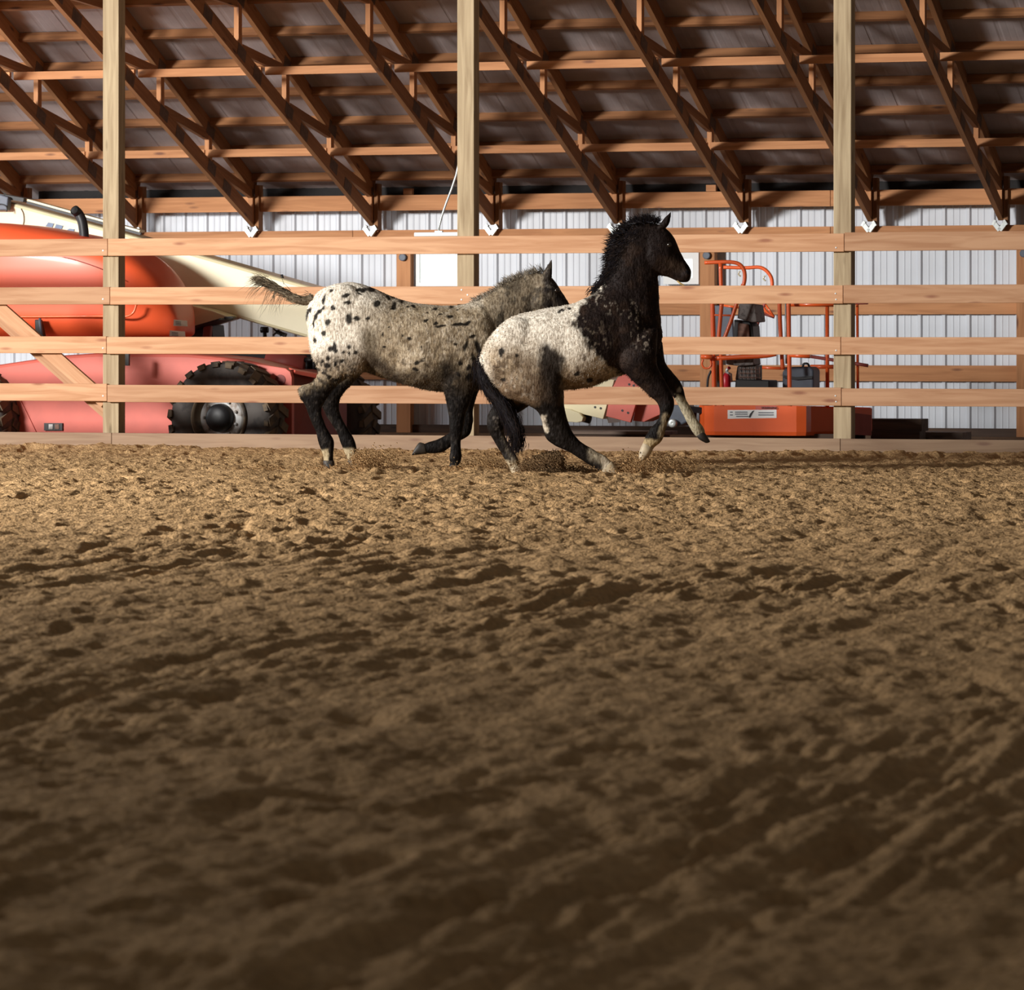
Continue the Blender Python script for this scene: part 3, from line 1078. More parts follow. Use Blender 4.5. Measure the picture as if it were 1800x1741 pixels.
mb.tube([TZ(536, 633, 2.1), TZ(554, 633, 2.1)], 0.02, 8)
mb.build('bracket', M['black'], lift, True)
mb = MB()
mb.beam(TZ(350, 624, 2.05), TZ(382, 626, 2.05), QD, 0.1, 0.03)
mb.build('hose_guard', M['rim'], lift)
mb = MB()
mb.prism([TZ(79, 744, 1.55), TZ(111, 744, 1.55), TZ(111, 757, 1.55), TZ(79, 757, 1.55)], -QD * 0.02)
lamp = mb.build('marker_lamp', M['black'], lift)
for xx in (86, 97):
    mb = MB()
    mb.prism([TZ(xx, 746, 1.53), TZ(xx + 7, 746, 1.53), TZ(xx + 7, 755, 1.53), TZ(xx, 755, 1.53)], -QD * 0.006)
    mb.build('reflector', M['rust'] if xx == 97 else M['rim'], lamp)
mb = MB()
mb.prism([TZ(28, 701, 1.549), TZ(36, 701, 1.549), TZ(80, 792, 1.549), TZ(52, 792, 1.549)], -QD * 0.012)
mb.build('chassis_rib', M['faded'], lift)

B2 = math.radians(21)
WN = Vector((-math.sin(B2), -math.cos(B2), 0))


def wheel(c, R, W_, n=None, zc0=None):
    """tyre with chunky tread; c centre of the outer face"""
    ax = WN
    c = Vector(c)
    prof_ = [(-W_, R * 0.62), (-W_ - 0.0, R * 0.80), (-W_ * 0.94, R * 0.93), (-W_ * 0.85, R * 0.965), (-W_ * 0.15, R * 0.965), (-W_ * 0.05, R * 0.93), (0.0, R * 0.85), (0.012, R * 0.78),
             (0.008, R * 0.66), (-0.01, R * 0.56), (-0.03, R * 0.525)]
    mb = MB()
    mb.lathe(c, ax, prof_, 48)
    ty = mb.build('wheel', M['tyre'], lift, True)
    mb = MB()
    a = ax.cross(ZD).normalized()
    b_ = ax.cross(a)
    nl = 22
    for k in range(nl):
        for s in (0, 1):
            th = 2 * math.pi * (k + s * 0.5) / nl
            rad = a * math.cos(th) + b_ * math.sin(th)
            tan = -a * math.sin(th) + b_ * math.cos(th)
            l0, l1 = (-W_ * 0.46, 0.0) if s == 0 else (-W_ * 0.54, -W_)
            p0 = c + rad * (R * 0.962) + ax * l0 + tan * 0.035
            p1 = c + rad * (R * 0.955) + ax * l1 - tan * 0.035
            mb.beam(p0, p1, tan, R * 0.15, R * 0.06)
            # shoulder of the lug, running down the side wall
            p2 = c + rad * (R * 0.885) + ax * (l1 + (0.008 if s == 0 else -0.008)) - tan * 0.035
            mb.beam(p1, p2, tan, R * 0.12, R * 0.045)
    mb.build('tread', M['lug'], ty)
    mb = MB()
    mb.lathe(c, ax, [(-0.03, R * 0.53), (0.012, R * 0.525), (0.015, R * 0.50), (-0.02, R * 0.475), (-0.06, R * 0.44), (-0.075, R * 0.41)], 40)
    mb.build('rim', M['lug'], ty, True)
    mb = MB()
    mb.lathe(c, ax, [(-0.075, R * 0.42), (-0.055, R * 0.40), (-0.05, R * 0.385), (-0.052, R * 0.25), (-0.05, 0.0001)], 40)
    for k in range(9):
        th = 2 * math.pi * k / 9
        pc = c + (a * math.cos(th) + b_ * math.sin(th)) * (R * 0.31) - ax * 0.05
        mb.lathe(pc, ax, [(0, 0.013), (0.018, 0.013), (0.02, 0.0001)], 8)
    mb.build('wheel_disc', M['rim'], ty, True)
    mb = MB()
    mb.lathe(c, ax, [(-0.05, R * 0.25), (0.0, R * 0.245), (0.03, R * 0.22), (0.05, R * 0.16), (0.058, R * 0.06), (0.058, 0.0001)], 28)
    mb.build('hub', M['black'], ty, True)
    return ty


wheel(TZ(384, 735, 1.05), 0.475, 0.38)
wheel(TZ(-82, 735, 1.25), 0.475, 0.38)
wheel(TZ(556, 738, 3.0) , 0.465, 0.38)

# boom head, jib plates
mb = MB()
QJ = 2.62
mb.prism([TZ(985, 655, QJ), TZ(1080, 668, QJ), TZ(1067, 712, QJ), TZ(1060, 737, QJ), TZ(1015, 726, QJ), TZ(985, 717, QJ)], QD * 0.12)
jp = mb.build('boom_head', M['cream'], lift, bevel=0.004)
mb = MB()
for x, y in ((1046, 716), (1056, 718)):
    mb.lathe(TZ(x, y, QJ), -QD, [(0, 0.010), (0.004, 0.010), (0.004, 0.0001)], 10)
mb.build('bolt', M['black'], jp)
mb = MB()
mb.prism([TZ(968, 714, QJ - 0.05), TZ(1002, 720, QJ - 0.05), TZ(1018, 726, QJ - 0.05), TZ(1025, 734, QJ - 0.05), TZ(1023, 741, QJ - 0.05), TZ(1014, 743, QJ - 0.05), TZ(968, 739, QJ - 0.05)], QD * 0.1)
mb.build('slave_cylinder_guard', M['cream'], lift, bevel=0.004)
mb = MB()
mb.tube([TZ(1020, 733, QJ + 0.1), TZ(1038, 737, QJ + 0.1)], 0.04, 12)
mb.build('slave_cylinder', M['black'], lift, True)
mb = MB()
mb.prism([TZ(1086, 663, QJ - 0.06), TZ(1102, 657, QJ - 0.06), TZ(1118, 662, QJ - 0.06), TZ(1127, 671, QJ - 0.06), TZ(1125, 690, QJ - 0.06), TZ(1117, 713, QJ - 0.06),
          TZ(1108, 743, QJ - 0.06), TZ(1065, 732, QJ - 0.06), TZ(1069, 711, QJ - 0.06), TZ(1077, 681, QJ - 0.06)], QD * 0.05)
jp = mb.build('jib_plate', M['faded'], lift, bevel=0.004)
mb = MB()
for x, y in ((1106, 676), (1114, 678), (1094, 722), (1104, 726)):
    mb.lathe(TZ(x, y, QJ - 0.06), -QD, [(0, 0.010), (0.004, 0.010), (0.004, 0.0001)], 10)
mb.build('bolt', M['black'], jp)
mb = MB()
mb.prism([TZ(1128, 676, QJ + 0.05), TZ(1150, 690, QJ + 0.05), TZ(1170, 700, QJ + 0.05), TZ(1175, 722, QJ + 0.05), TZ(1161, 729, QJ + 0.05), TZ(1132, 742, QJ + 0.05), TZ(1112, 740, QJ + 0.05), TZ(1120, 708, QJ + 0.05)], QD * 0.3)
mb.build('jib_arm', M['faded'], lift, bevel=0.006)
mb = MB()
mb.prism([TZ(1170, 712, QJ), TZ(1202, 710, QJ), TZ(1210, 722, QJ), TZ(1209, 742, QJ), TZ(1193, 750, QJ), TZ(1172, 748, QJ)], QD * 0.3)
mb.build('rotator', M['bluegrey'], lift, bevel=0.015)
mb = MB()
mb.lathe(TZ(1184, 744, QJ), -QD, [(0, 0.036), (0.05, 0.036), (0.055, 0.028), (0.05, 0.0001)], 18)
mb.build('rotator_motor', M['galv'], lift, True)
mb = MB()
mb.beam(TZ(1195, 718, QJ + 0.05), TZ(1240, 722, QJ + 0.15), QD, 0.1, 0.05)
mb.build('rotator_arm', M['black'], lift)

# ---- basket
QA, QC = 2.75, 3.55        # near and far side of the cage
kit = lambda pts, q, r_, nm='cage_tube', mt='orange', n_=6: MB().tube(sm([TZ(x, y, q) for x, y in pts], n_) if len(pts) > 2 else [TZ(x, y, q) for x, y in pts], r_, 10).build(nm, M[mt], lift, True)
kit([(1239, 462), (1262, 461), (1286, 461), (1300, 465), (1308, 476), (1309, 492), (1305, 508)], QA, 0.017)
kit([(1306, 500), (1303, 512), (1293, 540), (1284, 567), (1270, 604)], QA, 0.017)
kit([(1266.5, 462), (1268, 520), (1268, 536)], QA, 0.018)
kit([(1269, 530), (1265, 575), (1262, 612)], QA, 0.018)
kit([(1252, 516), (1253.5, 600), (1255.5, 700), (1256, 720)], QA + 0.02, 0.019)
kit([(1267, 604), (1268, 660), (1270, 718)], QA, 0.017)
kit([(1272, 470), (1311, 471), (1334, 470), (1347, 476), (1356, 489), (1357, 506), (1351, 522)], QC, 0.016)
kit([(1352, 516), (1342, 540), (1333, 566), (1322, 600)], QC, 0.014, mt='maroon')
kit([(1370, 516), (1371, 560), (1374, 620), (1376, 650)], QA + 0.1, 0.018)
kit([(1386, 520), (1387, 600), (1388.5, 718)], QA, 0.019)
kit([(1381, 520), (1382, 640)], QA + 0.2, 0.008, mt='galv')
kit([(1454, 530), (1454.5, 718)], QC, 0.017)
kit([(1507, 530), (1508, 700)], QC + 0.1, 0.012, mt='orange')
kit([(1386, 535.5), (1467, 535.5)], QA + 0.1, 0.019)
kit([(1466, 535.5), (1526, 534)], QC, 0.006, mt='maroon')
kit([(1258, 630), (1300, 628), (1345, 625.5), (1364, 622)], QA, 0.021)
kit([(1387, 624.5), (1424, 626.5)], QA, 0.019)
kit([(1420, 626), (1464, 633), (1526, 643)], QC, 0.015, mt='maroon')
kit([(1256, 554), (1290, 555)], QA, 0.008)
kit([(1270, 537), (1300, 541)], QC - 0.3, 0.010)
kit([(1325, 646), (1385, 648)], QC, 0.013)
kit([(1425, 645), (1465, 645)], QC, 0.019)
kit([(1340, 537), (1348, 549), (1361, 558)], QC, 0.013)
kit([(1341, 551), (1361, 558)], QC, 0.013, mt='maroon')
kit([(1346, 536), (1361, 557)], QC, 0.009)
kit([(1233, 627), (1252, 628)], QA - 0.05, 0.021)
kit([(1236, 632), (1234, 640), (1238, 647), (1246, 647), (1250, 641), (1249, 632)], QA, 0.008)
kit([(1250, 652), (1245, 664), (1243, 684)], QA + 0.1, 0.010, 'hose', 'black')
for (x, y) in ((1301, 482), (1345, 490)):
    kit([(x, y - 5), (x - 3, y), (x + 1, y + 4)], QA + 0.03, 0.006, 'clamp', 'cream')
# controls and boxes in the basket


def pbox(name, poly, q, dq, mat, bev=0.008):
    mb = MB()
    mb.prism([TZ(x, y, q) for x, y in poly], QD * dq)
    return mb.build(name, M[mat], lift, bevel=bev)


pbox('control_console', [(1299, 532), (1327, 536), (1331, 566), (1322, 567), (1296, 560)], QA + 0.15, 0.3, 'greybox')
pbox('control_console', [(1290, 562), (1318, 566), (1323, 574), (1325, 604), (1290, 604)], QA + 0.2, 0.25, 'black')
pbox('console_cover', [(1297, 568), (1315, 570), (1318, 602), (1296, 602)], QA + 0.17, 0.03, 'rust')
pbox('side_cover', [(1256, 537), (1286, 537), (1290, 606), (1259, 606)], QC - 0.1, 0.05, 'bluegrey')
pbox('control_shelf', [(1276, 632), (1324, 630), (1325, 642), (1300, 644), (1276, 641)], QA + 0.1, 0.25, 'greybox')
pbox('wire_basket', [(1296, 644), (1330, 642), (1330, 668), (1292, 668)], QA + 0.15, 0.2, 'greybox')
for i in range(6):
    kit([(1300 + i * 7, 645), (1301 + i * 7, 667)], QA + 0.13, 0.003, 'wire', 'rust')
for i in range(3):
    kit([(1298, 649 + i * 7), (1338, 650 + i * 7)], QA + 0.13, 0.003, 'wire', 'rust')
pbox('battery_box', [(1293, 667), (1352, 669), (1352, 700), (1290, 700)], QA + 0.12, 0.3, 'black')
# tray: footprint with two visible sides
foot = [(1231, QA + 0.02), (1240, QA - 0.09), (1256, QA - 0.13), (1400, QA - 0.13), (1416, QA - 0.10), (1424, QA - 0.02), (1470, QA + 0.25), (1531, QA + 0.70), (1531, QA + 1.1), (1236, QA + 1.1)]
zb0, zt0 = 0.10, Zq(1330, 713.5, QA)
vs = []
for (x, q) in foot:
    vs.append(F(T(x, q), q, zt0 if x < 1440 else zt0 - 0.03))
for (x, q) in foot:
    vs.append(F(T(x, q), q, 0.125))
cx_ = sum((v for v in vs[:10]), Vector()) / 10
for v in vs[10:20]:
    vs.append(Vector((v.x * 0.985 + cx_.x * 0.015, v.y * 0.985 + cx_.y * 0.015, zb0)))
n = len(foot)
fs = []
for lv in range(2):
    for i in range(n):
        j = (i + 1) % n
        fs.append((lv * n + i, lv * n + j, (lv + 1) * n + j, (lv + 1) * n + i))
fs.append(tuple(range(2 * n, 3 * n)))
mb = MB()
mb.add(vs, fs)
tray = mb.build('basket_tray', M['orange'], lift, False)
sol = tray.modifiers.new('solid', 'SOLIDIFY')
sol.thickness = 0.01
mb = MB()
mb.prism([TZ(1427, 717, QA + 0.0), TZ(1532, 730, QA + 0.66), TZ(1532, 766, QA + 0.66), TZ(1427, 761, QA - 0.0)], -QD * 0.012)
mb.build('tray_side', M['maroon'], lift)  # shade of the tray's right face, painted as maroon over the orange
# tray base frame, standing on the ground
mb = MB()
for (xa, xb, q) in ((1240, 1480, QA + 0.05), (1250, 1520, QA + 0.9)):
    mb.beam(F(T(xa, q), q, 0.05), F(T(xb, q), q, 0.05), QD, 0.06, 0.11)
mb.build('base_frame', M['dark_wood'], lift)
# sticker on the tray
qs = QA - 0.142
pl = pbox('capacity_label', [(1279, 721), (1365, 720.5), (1365, 735), (1279, 736.5)], qs, 0.006, 'sticker', 0)


def text_on(body, px, py, size, q, mat, parent, name='print'):
    cu = bpy.data.curves.new(name, 'FONT')
    cu.body = body
    cu.size = size
    cu.extrude = 0.0008
    cu.materials.append(M[mat])
    tmp = bpy.data.objects.new(name, cu)
    COL.objects.link(tmp)
    dg = bpy.context.evaluated_depsgraph_get()
    me = bpy.data.meshes.new_from_object(tmp.evaluated_get(dg))
    bpy.data.objects.remove(tmp)
    o = bpy.data.objects.new(name, me)
    COL.objects.link(o)
    o.parent = parent
    o.location = TZ(px, py, q) - world_loc(parent)
    o.rotation_euler = (math.pi / 2, 0, -A)
    return o


text_on('WARNING', 1338, 719.5, 0.030, qs - 0.004, 'ink', pl)
pb_ = pbox('print', [(1328, 713.8), (1365, 713.4), (1365, 720.8), (1328, 721.2)], qs + 0.002, 0.004, 'faded', 0)
pb_.parent = pl
for (xa, xb, y) in ((1283, 1288, 724), (1283, 1288, 729), (1292, 1314, 724), (1292, 1314, 727.5), (1294, 1316, 731.5), (1333, 1360, 725), (1333, 1360, 729)):
    o = pbox('print', [(xa, y), (xb, y), (xb, y + 1.5), (xa, y + 1.5)], qs - 0.003, 0.003, 'bluegrey', 0)
    o.parent = pl
o = pbox('print', [(1316, 734), (1318, 728), (1323, 722.5), (1326, 722), (1322, 728), (1319, 734.5)], qs - 0.003, 0.003, 'ink', 0)
o.parent = pl
o = pbox('scuff', [(1343, 741), (1352, 738), (1361, 741), (1358, 746), (1351, 750), (1346, 746)], qs + 0.003, 0.004, 'rust', 0)

# things standing in the basket
r = root('storage_case', F(T(1400, 3.2), 3.2, 0.36), 'dark blue-grey plastic case with a small handle, inside the orange basket', 'case')
mb = MB()
mb.prism([TZ(1375, 655, 3.1), TZ(1380, 646, 3.1), TZ(1396, 645, 3.1), TZ(1424, 645, 3.1), TZ(1430, 651, 3.1), TZ(1430, 705, 3.1), TZ(1375, 705, 3.1)], QD * 0.25)
mb.build('body', M['bluegrey'], r, bevel=0.015)
mb = MB()
mb.tube(sm([TZ(1411, 646, 3.2), TZ(1413, 640, 3.2), TZ(1420, 640, 3.2), TZ(1423, 646, 3.2)], 4), 0.010, 8)
mb.build('handle', M['black'], r, True)
mb = MB()
mb.prism([TZ(1378, 660, 3.09), TZ(1400, 663, 3.09), TZ(1428, 661, 3.09), TZ(1428, 666, 3.09), TZ(1400, 668, 3.09), TZ(1378, 665, 3.09)], -QD * 0.012)
mb.build('strap', M['black'], r)
r = root('fire_extinguisher', TZ(1277, 705, QA + 0.12), 'small red cylinder with a silver top at the left inside the orange basket', 'extinguisher')
mb = MB()
mb.tube([TZ(1277, 705, QA + 0.12), TZ(1276.5, 662, QA + 0.12), TZ(1277, 656, QA + 0.12)], [0.036, 0.036, 0.018], 16)
mb.build('cylinder', M['redpl'], r, True)
mb = MB()
mb.tube([TZ(1277, 658, QA + 0.12), TZ(1278, 650, QA + 0.12), TZ(1283, 646, QA + 0.12)], 0.014, 10)
mb.tube([TZ(1278, 655, QA + 0.1), TZ(1285, 658, QA + 0.1), TZ(1286, 672, QA + 0.1)], 0.010, 8)
mb.build('valve', M['galv'], r, True)
mb = MB()
mb.tube([TZ(1281, 649, QA + 0.10), TZ(1282, 645, QA + 0.1)], 0.013, 8)
mb.build('lever', M['redpl'], r, True)

# ---- lumber along the wall
def board(name, lab, cat, x0, x1, q, dq, z0, z1, mat, group=None, skew=0.0):
    t0_, t1_ = T(x0, q), T(x1, q)
    mb = MB()
    mb.beam(F(t0_, q, (z0 + z1) / 2), F(t1_, q + skew, (z0 + z1) / 2), QD, dq, z1 - z0)
    return tag(mb.build(name, M[mat], None, bevel=0.004), lab, cat, group, 'thing')


board('timber_beam', 'dark timber beam lying behind the maroon side of the basket, topmost of the small pile', 'lumber', 1500, 1626, 4.3, 0.30, 0.10, 0.205, 'dark_wood', 'lumber behind the fence')
board('timber_beam', 'dark timber beam under the topmost one, right of the basket', 'lumber', 1536, 1622, 4.2, 0.26, -0.01, 0.10, 'dark_wood', 'lumber behind the fence')
board('plank', 'brown plank lying flat at the foot of the steel wall, right of the dark beams', 'lumber', 1612, 1700, 4.7, 0.4, -0.01, 0.085, 'plank', 'lumber behind the fence')
board('plank', 'grey plank lying under the cream and red boom head', 'lumber', 975, 1180, 3.6, 0.45, 0.07, 0.10, 'plank', 'lumber behind the fence')
board('plank', 'dark plank on the ground under the grey one', 'lumber', 960, 1170, 3.5, 0.30, -0.01, 0.065, 'dark_wood', 'lumber behind the fence')
board('plank', 'brown plank on the ground beneath the grey motor between the dark horse\'s forelegs', 'lumber', 1172, 1240, 3.0, 0.5, -0.01, 0.05, 'dirt', 'lumber behind the fence')

# ================================================================== HORSES


def loft_px(st, px0, gy, s, seg=22, sub=4, ex=2.25):
    """closed loft; rows (ax, ay, bx, by, half width, lateral offset): two outline points of the profile in image px.
    Returns verts (local metres) and faces."""
    rows_ = [list(r) + [0.0] * (6 - len(r)) for r in st]
    cols_ = []
    for c in range(6):
        cols_.append([p.x for p in sm([Vector((r[c], 0, 0)) for r in rows_], sub)])
    vs, fs = [], []
    n = len(cols_[0])
    rings = []
    for i in range(n):
        ax, ay, bx, by, w, lat = [c[i] for c in cols_]
        a = Vector(((ax - px0) / s, 0, (gy - ay) / s))
        b_ = Vector(((bx - px0) / s, 0, (gy - by) / s))
        rings.append(((a + b_) / 2, (a - b_) / 2, w, lat))
    # rounded caps
    def cap(r0, r1):
        d = (r0[0] - r1[0])
        d = d.normalized() * min(r0[1].length, r0[2]) if d.length > 1e-6 else Vector((0, 0, 0))
        out = []
        for k in (0.35, 0.7, 0.93):
            f = math.sqrt(max(0, 1 - k * k))
            out.append((r0[0] + d * k * 0.55, r0[1] * f, r0[2] * f, r0[3]))
        return out
    rings = cap(rings[0], rings[1])[::-1] + rings + cap(rings[-1], rings[-2])
    for c, h_, w, lat in rings:
        for j in range(seg):
            th = 2 * math.pi * j / seg
            c_, s_ = math.cos(th), math.sin(th)
            c2 = math.copysign(abs(c_) ** (2 / ex), c_)
            s2 = math.copysign(abs(s_) ** (2 / ex), s_)
            p = c + h_ * c2
            vs.append((p.x, lat + s2 * w, p.z))
    n = len(rings)
    for i in range(n - 1):
        for j in range(seg):
            j2 = (j + 1) % seg
            fs.append((i * seg + j, i * seg + j2, (i + 1) * seg + j2, (i + 1) * seg + j))
    fs.append(tuple(range(seg - 1, -1, -1)))
    fs.append(tuple((n - 1) * seg + j for j in range(seg)))
    return vs, fs


def ellipsoid(c, r, ang=0.0, n=14, m_=20):
    vs, fs = [], []
    ca, sa = math.cos(ang), math.sin(ang)
    for i in range(1, n):
        ph = math.pi * i / n
        for j in range(m_):
            th = 2 * math.pi * j / m_
            x, y, z = r[0] * math.sin(ph) * math.cos(th), r[1] * math.sin(ph) * math.sin(th), r[2] * math.cos(ph)
            vs.append((c[0] + x * ca - z * sa, c[1] + y, c[2] + x * sa + z * ca))
    for i in range(n - 2):
        for j in range(m_):
            j2 = (j + 1) % m_
            fs.append((i * m_ + j, (i + 1) * m_ + j, (i + 1) * m_ + j2, i * m_ + j2))
    fs.append(tuple(range(m_)))
    fs.append(tuple((n - 2) * m_ + j for j in range(m_ - 1, -1, -1)))
    return vs, fs


class Horse:
    def __init__(self, name, px0, Y, label):
        self.s = FPX / Y
        self.gy = HY + H * self.s
        self.px0, self.Y = px0, Y
        self.root = root(name, ((px0 - CX) / self.s, Y, 0), label, 'horse', 'two young spotted horses')
        self.parts = []

    def L(self, px, py, lat=0.0):
        return Vector(((px - self.px0) / self.s, lat, (self.gy - py) / self.s))

    def loft(self, st, **k):
        self.parts.append(loft_px(st, self.px0, self.gy, self.s, **k))

    def blob(self, px, py, lat, rx, ry, rz, ang=0):
        """radii rx, rz in image px, ry in metres"""
        self.parts.append(ellipsoid(self.L(px, py, lat), (rx / self.s, ry, rz / self.s), math.radians(ang)))

    def finish(self, colour, voxel=0.0085, smooth_it=6):
        V, Fc = [], []
        for vs, fs in self.parts:
            n = len(V)
            V += vs
            Fc += [tuple(i + n for i in f) for f in fs]
        me = bpy.data.meshes.new('body')
        me.from_pydata(V, [], Fc)
        o = bpy.data.objects.new('body', me)
        COL.objects.link(o)
        rm = o.modifiers.new('r', 'REMESH')
        rm.mode = 'VOXEL'
        rm.voxel_size = voxel
        sm_ = o.modifiers.new('s', 'SMOOTH')
        sm_.factor = 0.5
        sm_.iterations = smooth_it
        dg = bpy.context.evaluated_depsgraph_get()
        out = bpy.data.meshes.new_from_object(o.evaluated_get(dg))
        bpy.data.objects.remove(o)
        n = len(out.vertices)
        co = np.zeros(n * 3, np.float32)
        out.vertices.foreach_get('co', co)
        co = co.reshape(-1, 3).astype(np.float64)
        nor = np.zeros(n * 3, np.float32)
        out.vertices.foreach_get('normal', nor)
        nor = nor.reshape(-1, 3)
        # coarse muscle and coat relief
        px, py = self.px0 + co[:, 0] * self.s, self.gy - co[:, 2] * self.s
        rel = 0.0035 * fbm(px / 14 + co[:, 1] * 12, py / 20, 91, 3)
        co = co + nor * rel[:, None]
        out.vertices.foreach_set('co', co.astype(np.float32).ravel())
        col = colour(px, py, co[:, 1])
        ca = out.color_attributes.new('coat', 'FLOAT_COLOR', 'POINT')
        ca.data.foreach_set('color', np.concatenate([col, np.ones((n, 1))], 1).astype(np.float32).ravel())
        out.materials.clear()
        out.materials.append(M['coat'])
        out.polygons.foreach_set('use_smooth', [True] * len(out.polygons))
        out.update()
        ob = bpy.data.objects.new('body', out)
        COL.objects.link(ob)
        ob.parent = self.root
        self.co, self.nor, self.colour = co, nor, colour
        return ob

    def strands(self, name, roots, dirs, length, width, colours, segs=4, curl=0.3, droop=0.5):
        """flat tapering hairs. roots, dirs Nx3; length N; colours Nx3"""
        n = len(roots)
        roots, dirs = np.array(roots, float), np.array(dirs, float)
        dirs /= np.linalg.norm(dirs, axis=1)[:, None] + 1e-9
        view = np.array([0.0, -1.0, 0.0])
        side = np.cross(dirs, view)
        side /= np.linalg.norm(side, axis=1)[:, None] + 1e-9
        bend = RNG.normal(0, curl, (n, 3))
        V = np.zeros((n, segs * 2 + 1, 3))
        p = roots.copy()
        d = dirs.copy()
        for k in range(segs + 1):
            w = width * (1 - k / segs) ** 0.7
            if k < segs:
                V[:, 2 * k] = p - side * (w / 2 * np.ones(n))[:, None]
                V[:, 2 * k + 1] = p + side * (w / 2 * np.ones(n))[:, None]
            else:
                V[:, 2 * k] = p
            p = p + d * (length / segs)[:, None]
            d = d + bend / segs
            d[:, 2] -= droop / segs
            d /= np.linalg.norm(d, axis=1)[:, None]
        nv = segs * 2 + 1
        base = (np.arange(n) * nv)[:, None]
        faces = []
        for k in range(segs - 1):
            faces.append(np.concatenate([base + 2 * k, base + 2 * k + 1, base + 2 * k + 3], 1))
            faces.append(np.concatenate([base + 2 * k, base + 2 * k + 3, base + 2 * k + 2], 1))
        faces.append(np.concatenate([base + 2 * segs - 2, base + 2 * segs - 1, base + 2 * segs], 1))
        Fc = np.concatenate(faces)
        ob = quick_mesh(name, V.reshape(-1, 3), Fc, M['hair'], self.root, False)
        C = np.repeat(np.concatenate([colours, np.ones((n, 1))], 1)[:, None, :], nv, axis=1)
        ca = ob.data.color_attributes.new('coat', 'FLOAT_COLOR', 'POINT')
        ca.data.foreach_set('color', C.astype(np.float32).ravel())
        return ob

    def fur(self, count, length, cond=None):
        idx = RNG.integers(0, len(self.co), count)
        co, nor = self.co[idx], self.nor[idx]
        px, py = self.px0 + co[:, 0] * self.s, self.gy - co[:, 2] * self.s
        if cond is not None:
            k = cond(px, py)
            co, nor, px, py = co[k], nor[k], px[k], py[k]
        d = nor * 0.75 + np.array([-0.55, 0, -0.75]) + RNG.normal(0, 0.25, co.shape)
        col = self.colour(px, py, co[:, 1]) * RNG.uniform(0.75, 1.15, (len(co), 1))
        o = self.strands('coat_fur', co - nor * 0.002, d, RNG.uniform(0.5, 1.0, len(co)) * length, 0.0035, col, 2, 0.3, 0.3)
        o['kind'] = 'stuff'
        return o

    def hair_along(self, name, path, dirs, count, length, width, colour, spread=0.35, lat=0.02, curl=0.5, droop=0.3, jitter=2.0):
        """path: image points [(px,py)], dirs: image directions per point; strands sprout along it"""
        pts = np.array(path, float)
        dd = np.array(dirs, float)
        u = RNG.uniform(0, len(pts) - 1, count)
        i = np.minimum(u.astype(int), len(pts) - 2)
        f = (u - i)[:, None]
        p = pts[i] * (1 - f) + pts[i + 1] * f + RNG.normal(0, jitter, (count, 2))
        d = dd[i] * (1 - f) + dd[i + 1] * f
        ln = np.array(length, float)
        ln = (ln[i] * (1 - f[:, 0]) + ln[i + 1] * f[:, 0]) / self.s * RNG.uniform(0.45, 1.1, count)
        rt = np.stack([(p[:, 0] - self.px0) / self.s, RNG.normal(0, lat, count) if np.isscalar(lat) else RNG.uniform(lat[0], lat[1], count), (self.gy - p[:, 1]) / self.s], 1)
        dr = np.stack([d[:, 0], np.zeros(count), -d[:, 1]], 1)
        dr /= np.linalg.norm(dr, axis=1)[:, None]
        dr = dr + RNG.normal(0, spread, (count, 3))
        col = np.array(colour)[RNG.integers(0, len(colour), count)] * RNG.uniform(0.7, 1.3, (count, 1))
        o = self.strands(name, rt, dr, ln, width, col, 5, curl, droop)
        return o

    def hoof(self, st, mat, lat):
        """hoof as a small loft, rows as in loft"""
        vs, fs = loft_px(st, self.px0, self.gy, self.s, seg=18, sub=3, ex=2.3)
        me = bpy.data.meshes.new('hoof')
        me.from_pydata(vs, [], fs)
        me.materials.append(M[mat])
        me.polygons.foreach_set('use_smooth', [True] * len(me.polygons))
        o = bpy.data.objects.new('hoof', me)
        COL.objects.link(o)
        o.parent = self.root
        return o

    def ball(self, name, px, py, lat, r, mat):
        vs, fs = ellipsoid(self.L(px, py, lat), (r, r * 0.7, r), 0, 10, 16)
        me = bpy.data.meshes.new(name)
        me.from_pydata(vs, [], fs)
        me.materials.append(M[mat])
        me.polygons.foreach_set('use_smooth', [True] * len(me.polygons))
        o = bpy.data.objects.new(name, me)
        COL.objects.link(o)
        o.parent = self.root
        return o


def mixc(a, b_, w):
    w = w[:, None] if np.ndim(w) else w
    return a * (1 - w) + b_ * w


def C3(c, n):
    return np.repeat(np.array([c], float), n, 0)


WHITE, TAUPE, DARK = (0.78, 0.72, 0.62), (0.30, 0.235, 0.155), (0.007, 0.0055, 0.005)


def seg_mask(px, py, ax, ay, bx, by, r, soft):
    """distance based mask around a line from a to b"""
    dx, dy = bx - ax, by - ay
    u = np.clip(((px - ax) * dx + (py - ay) * dy) / (dx * dx + dy * dy + 1e-9), 0, 1)
    d = np.hypot(px - ax - u * dx, py - ay - u * dy)
    return 1 - sstep(r - soft, r + soft, d)


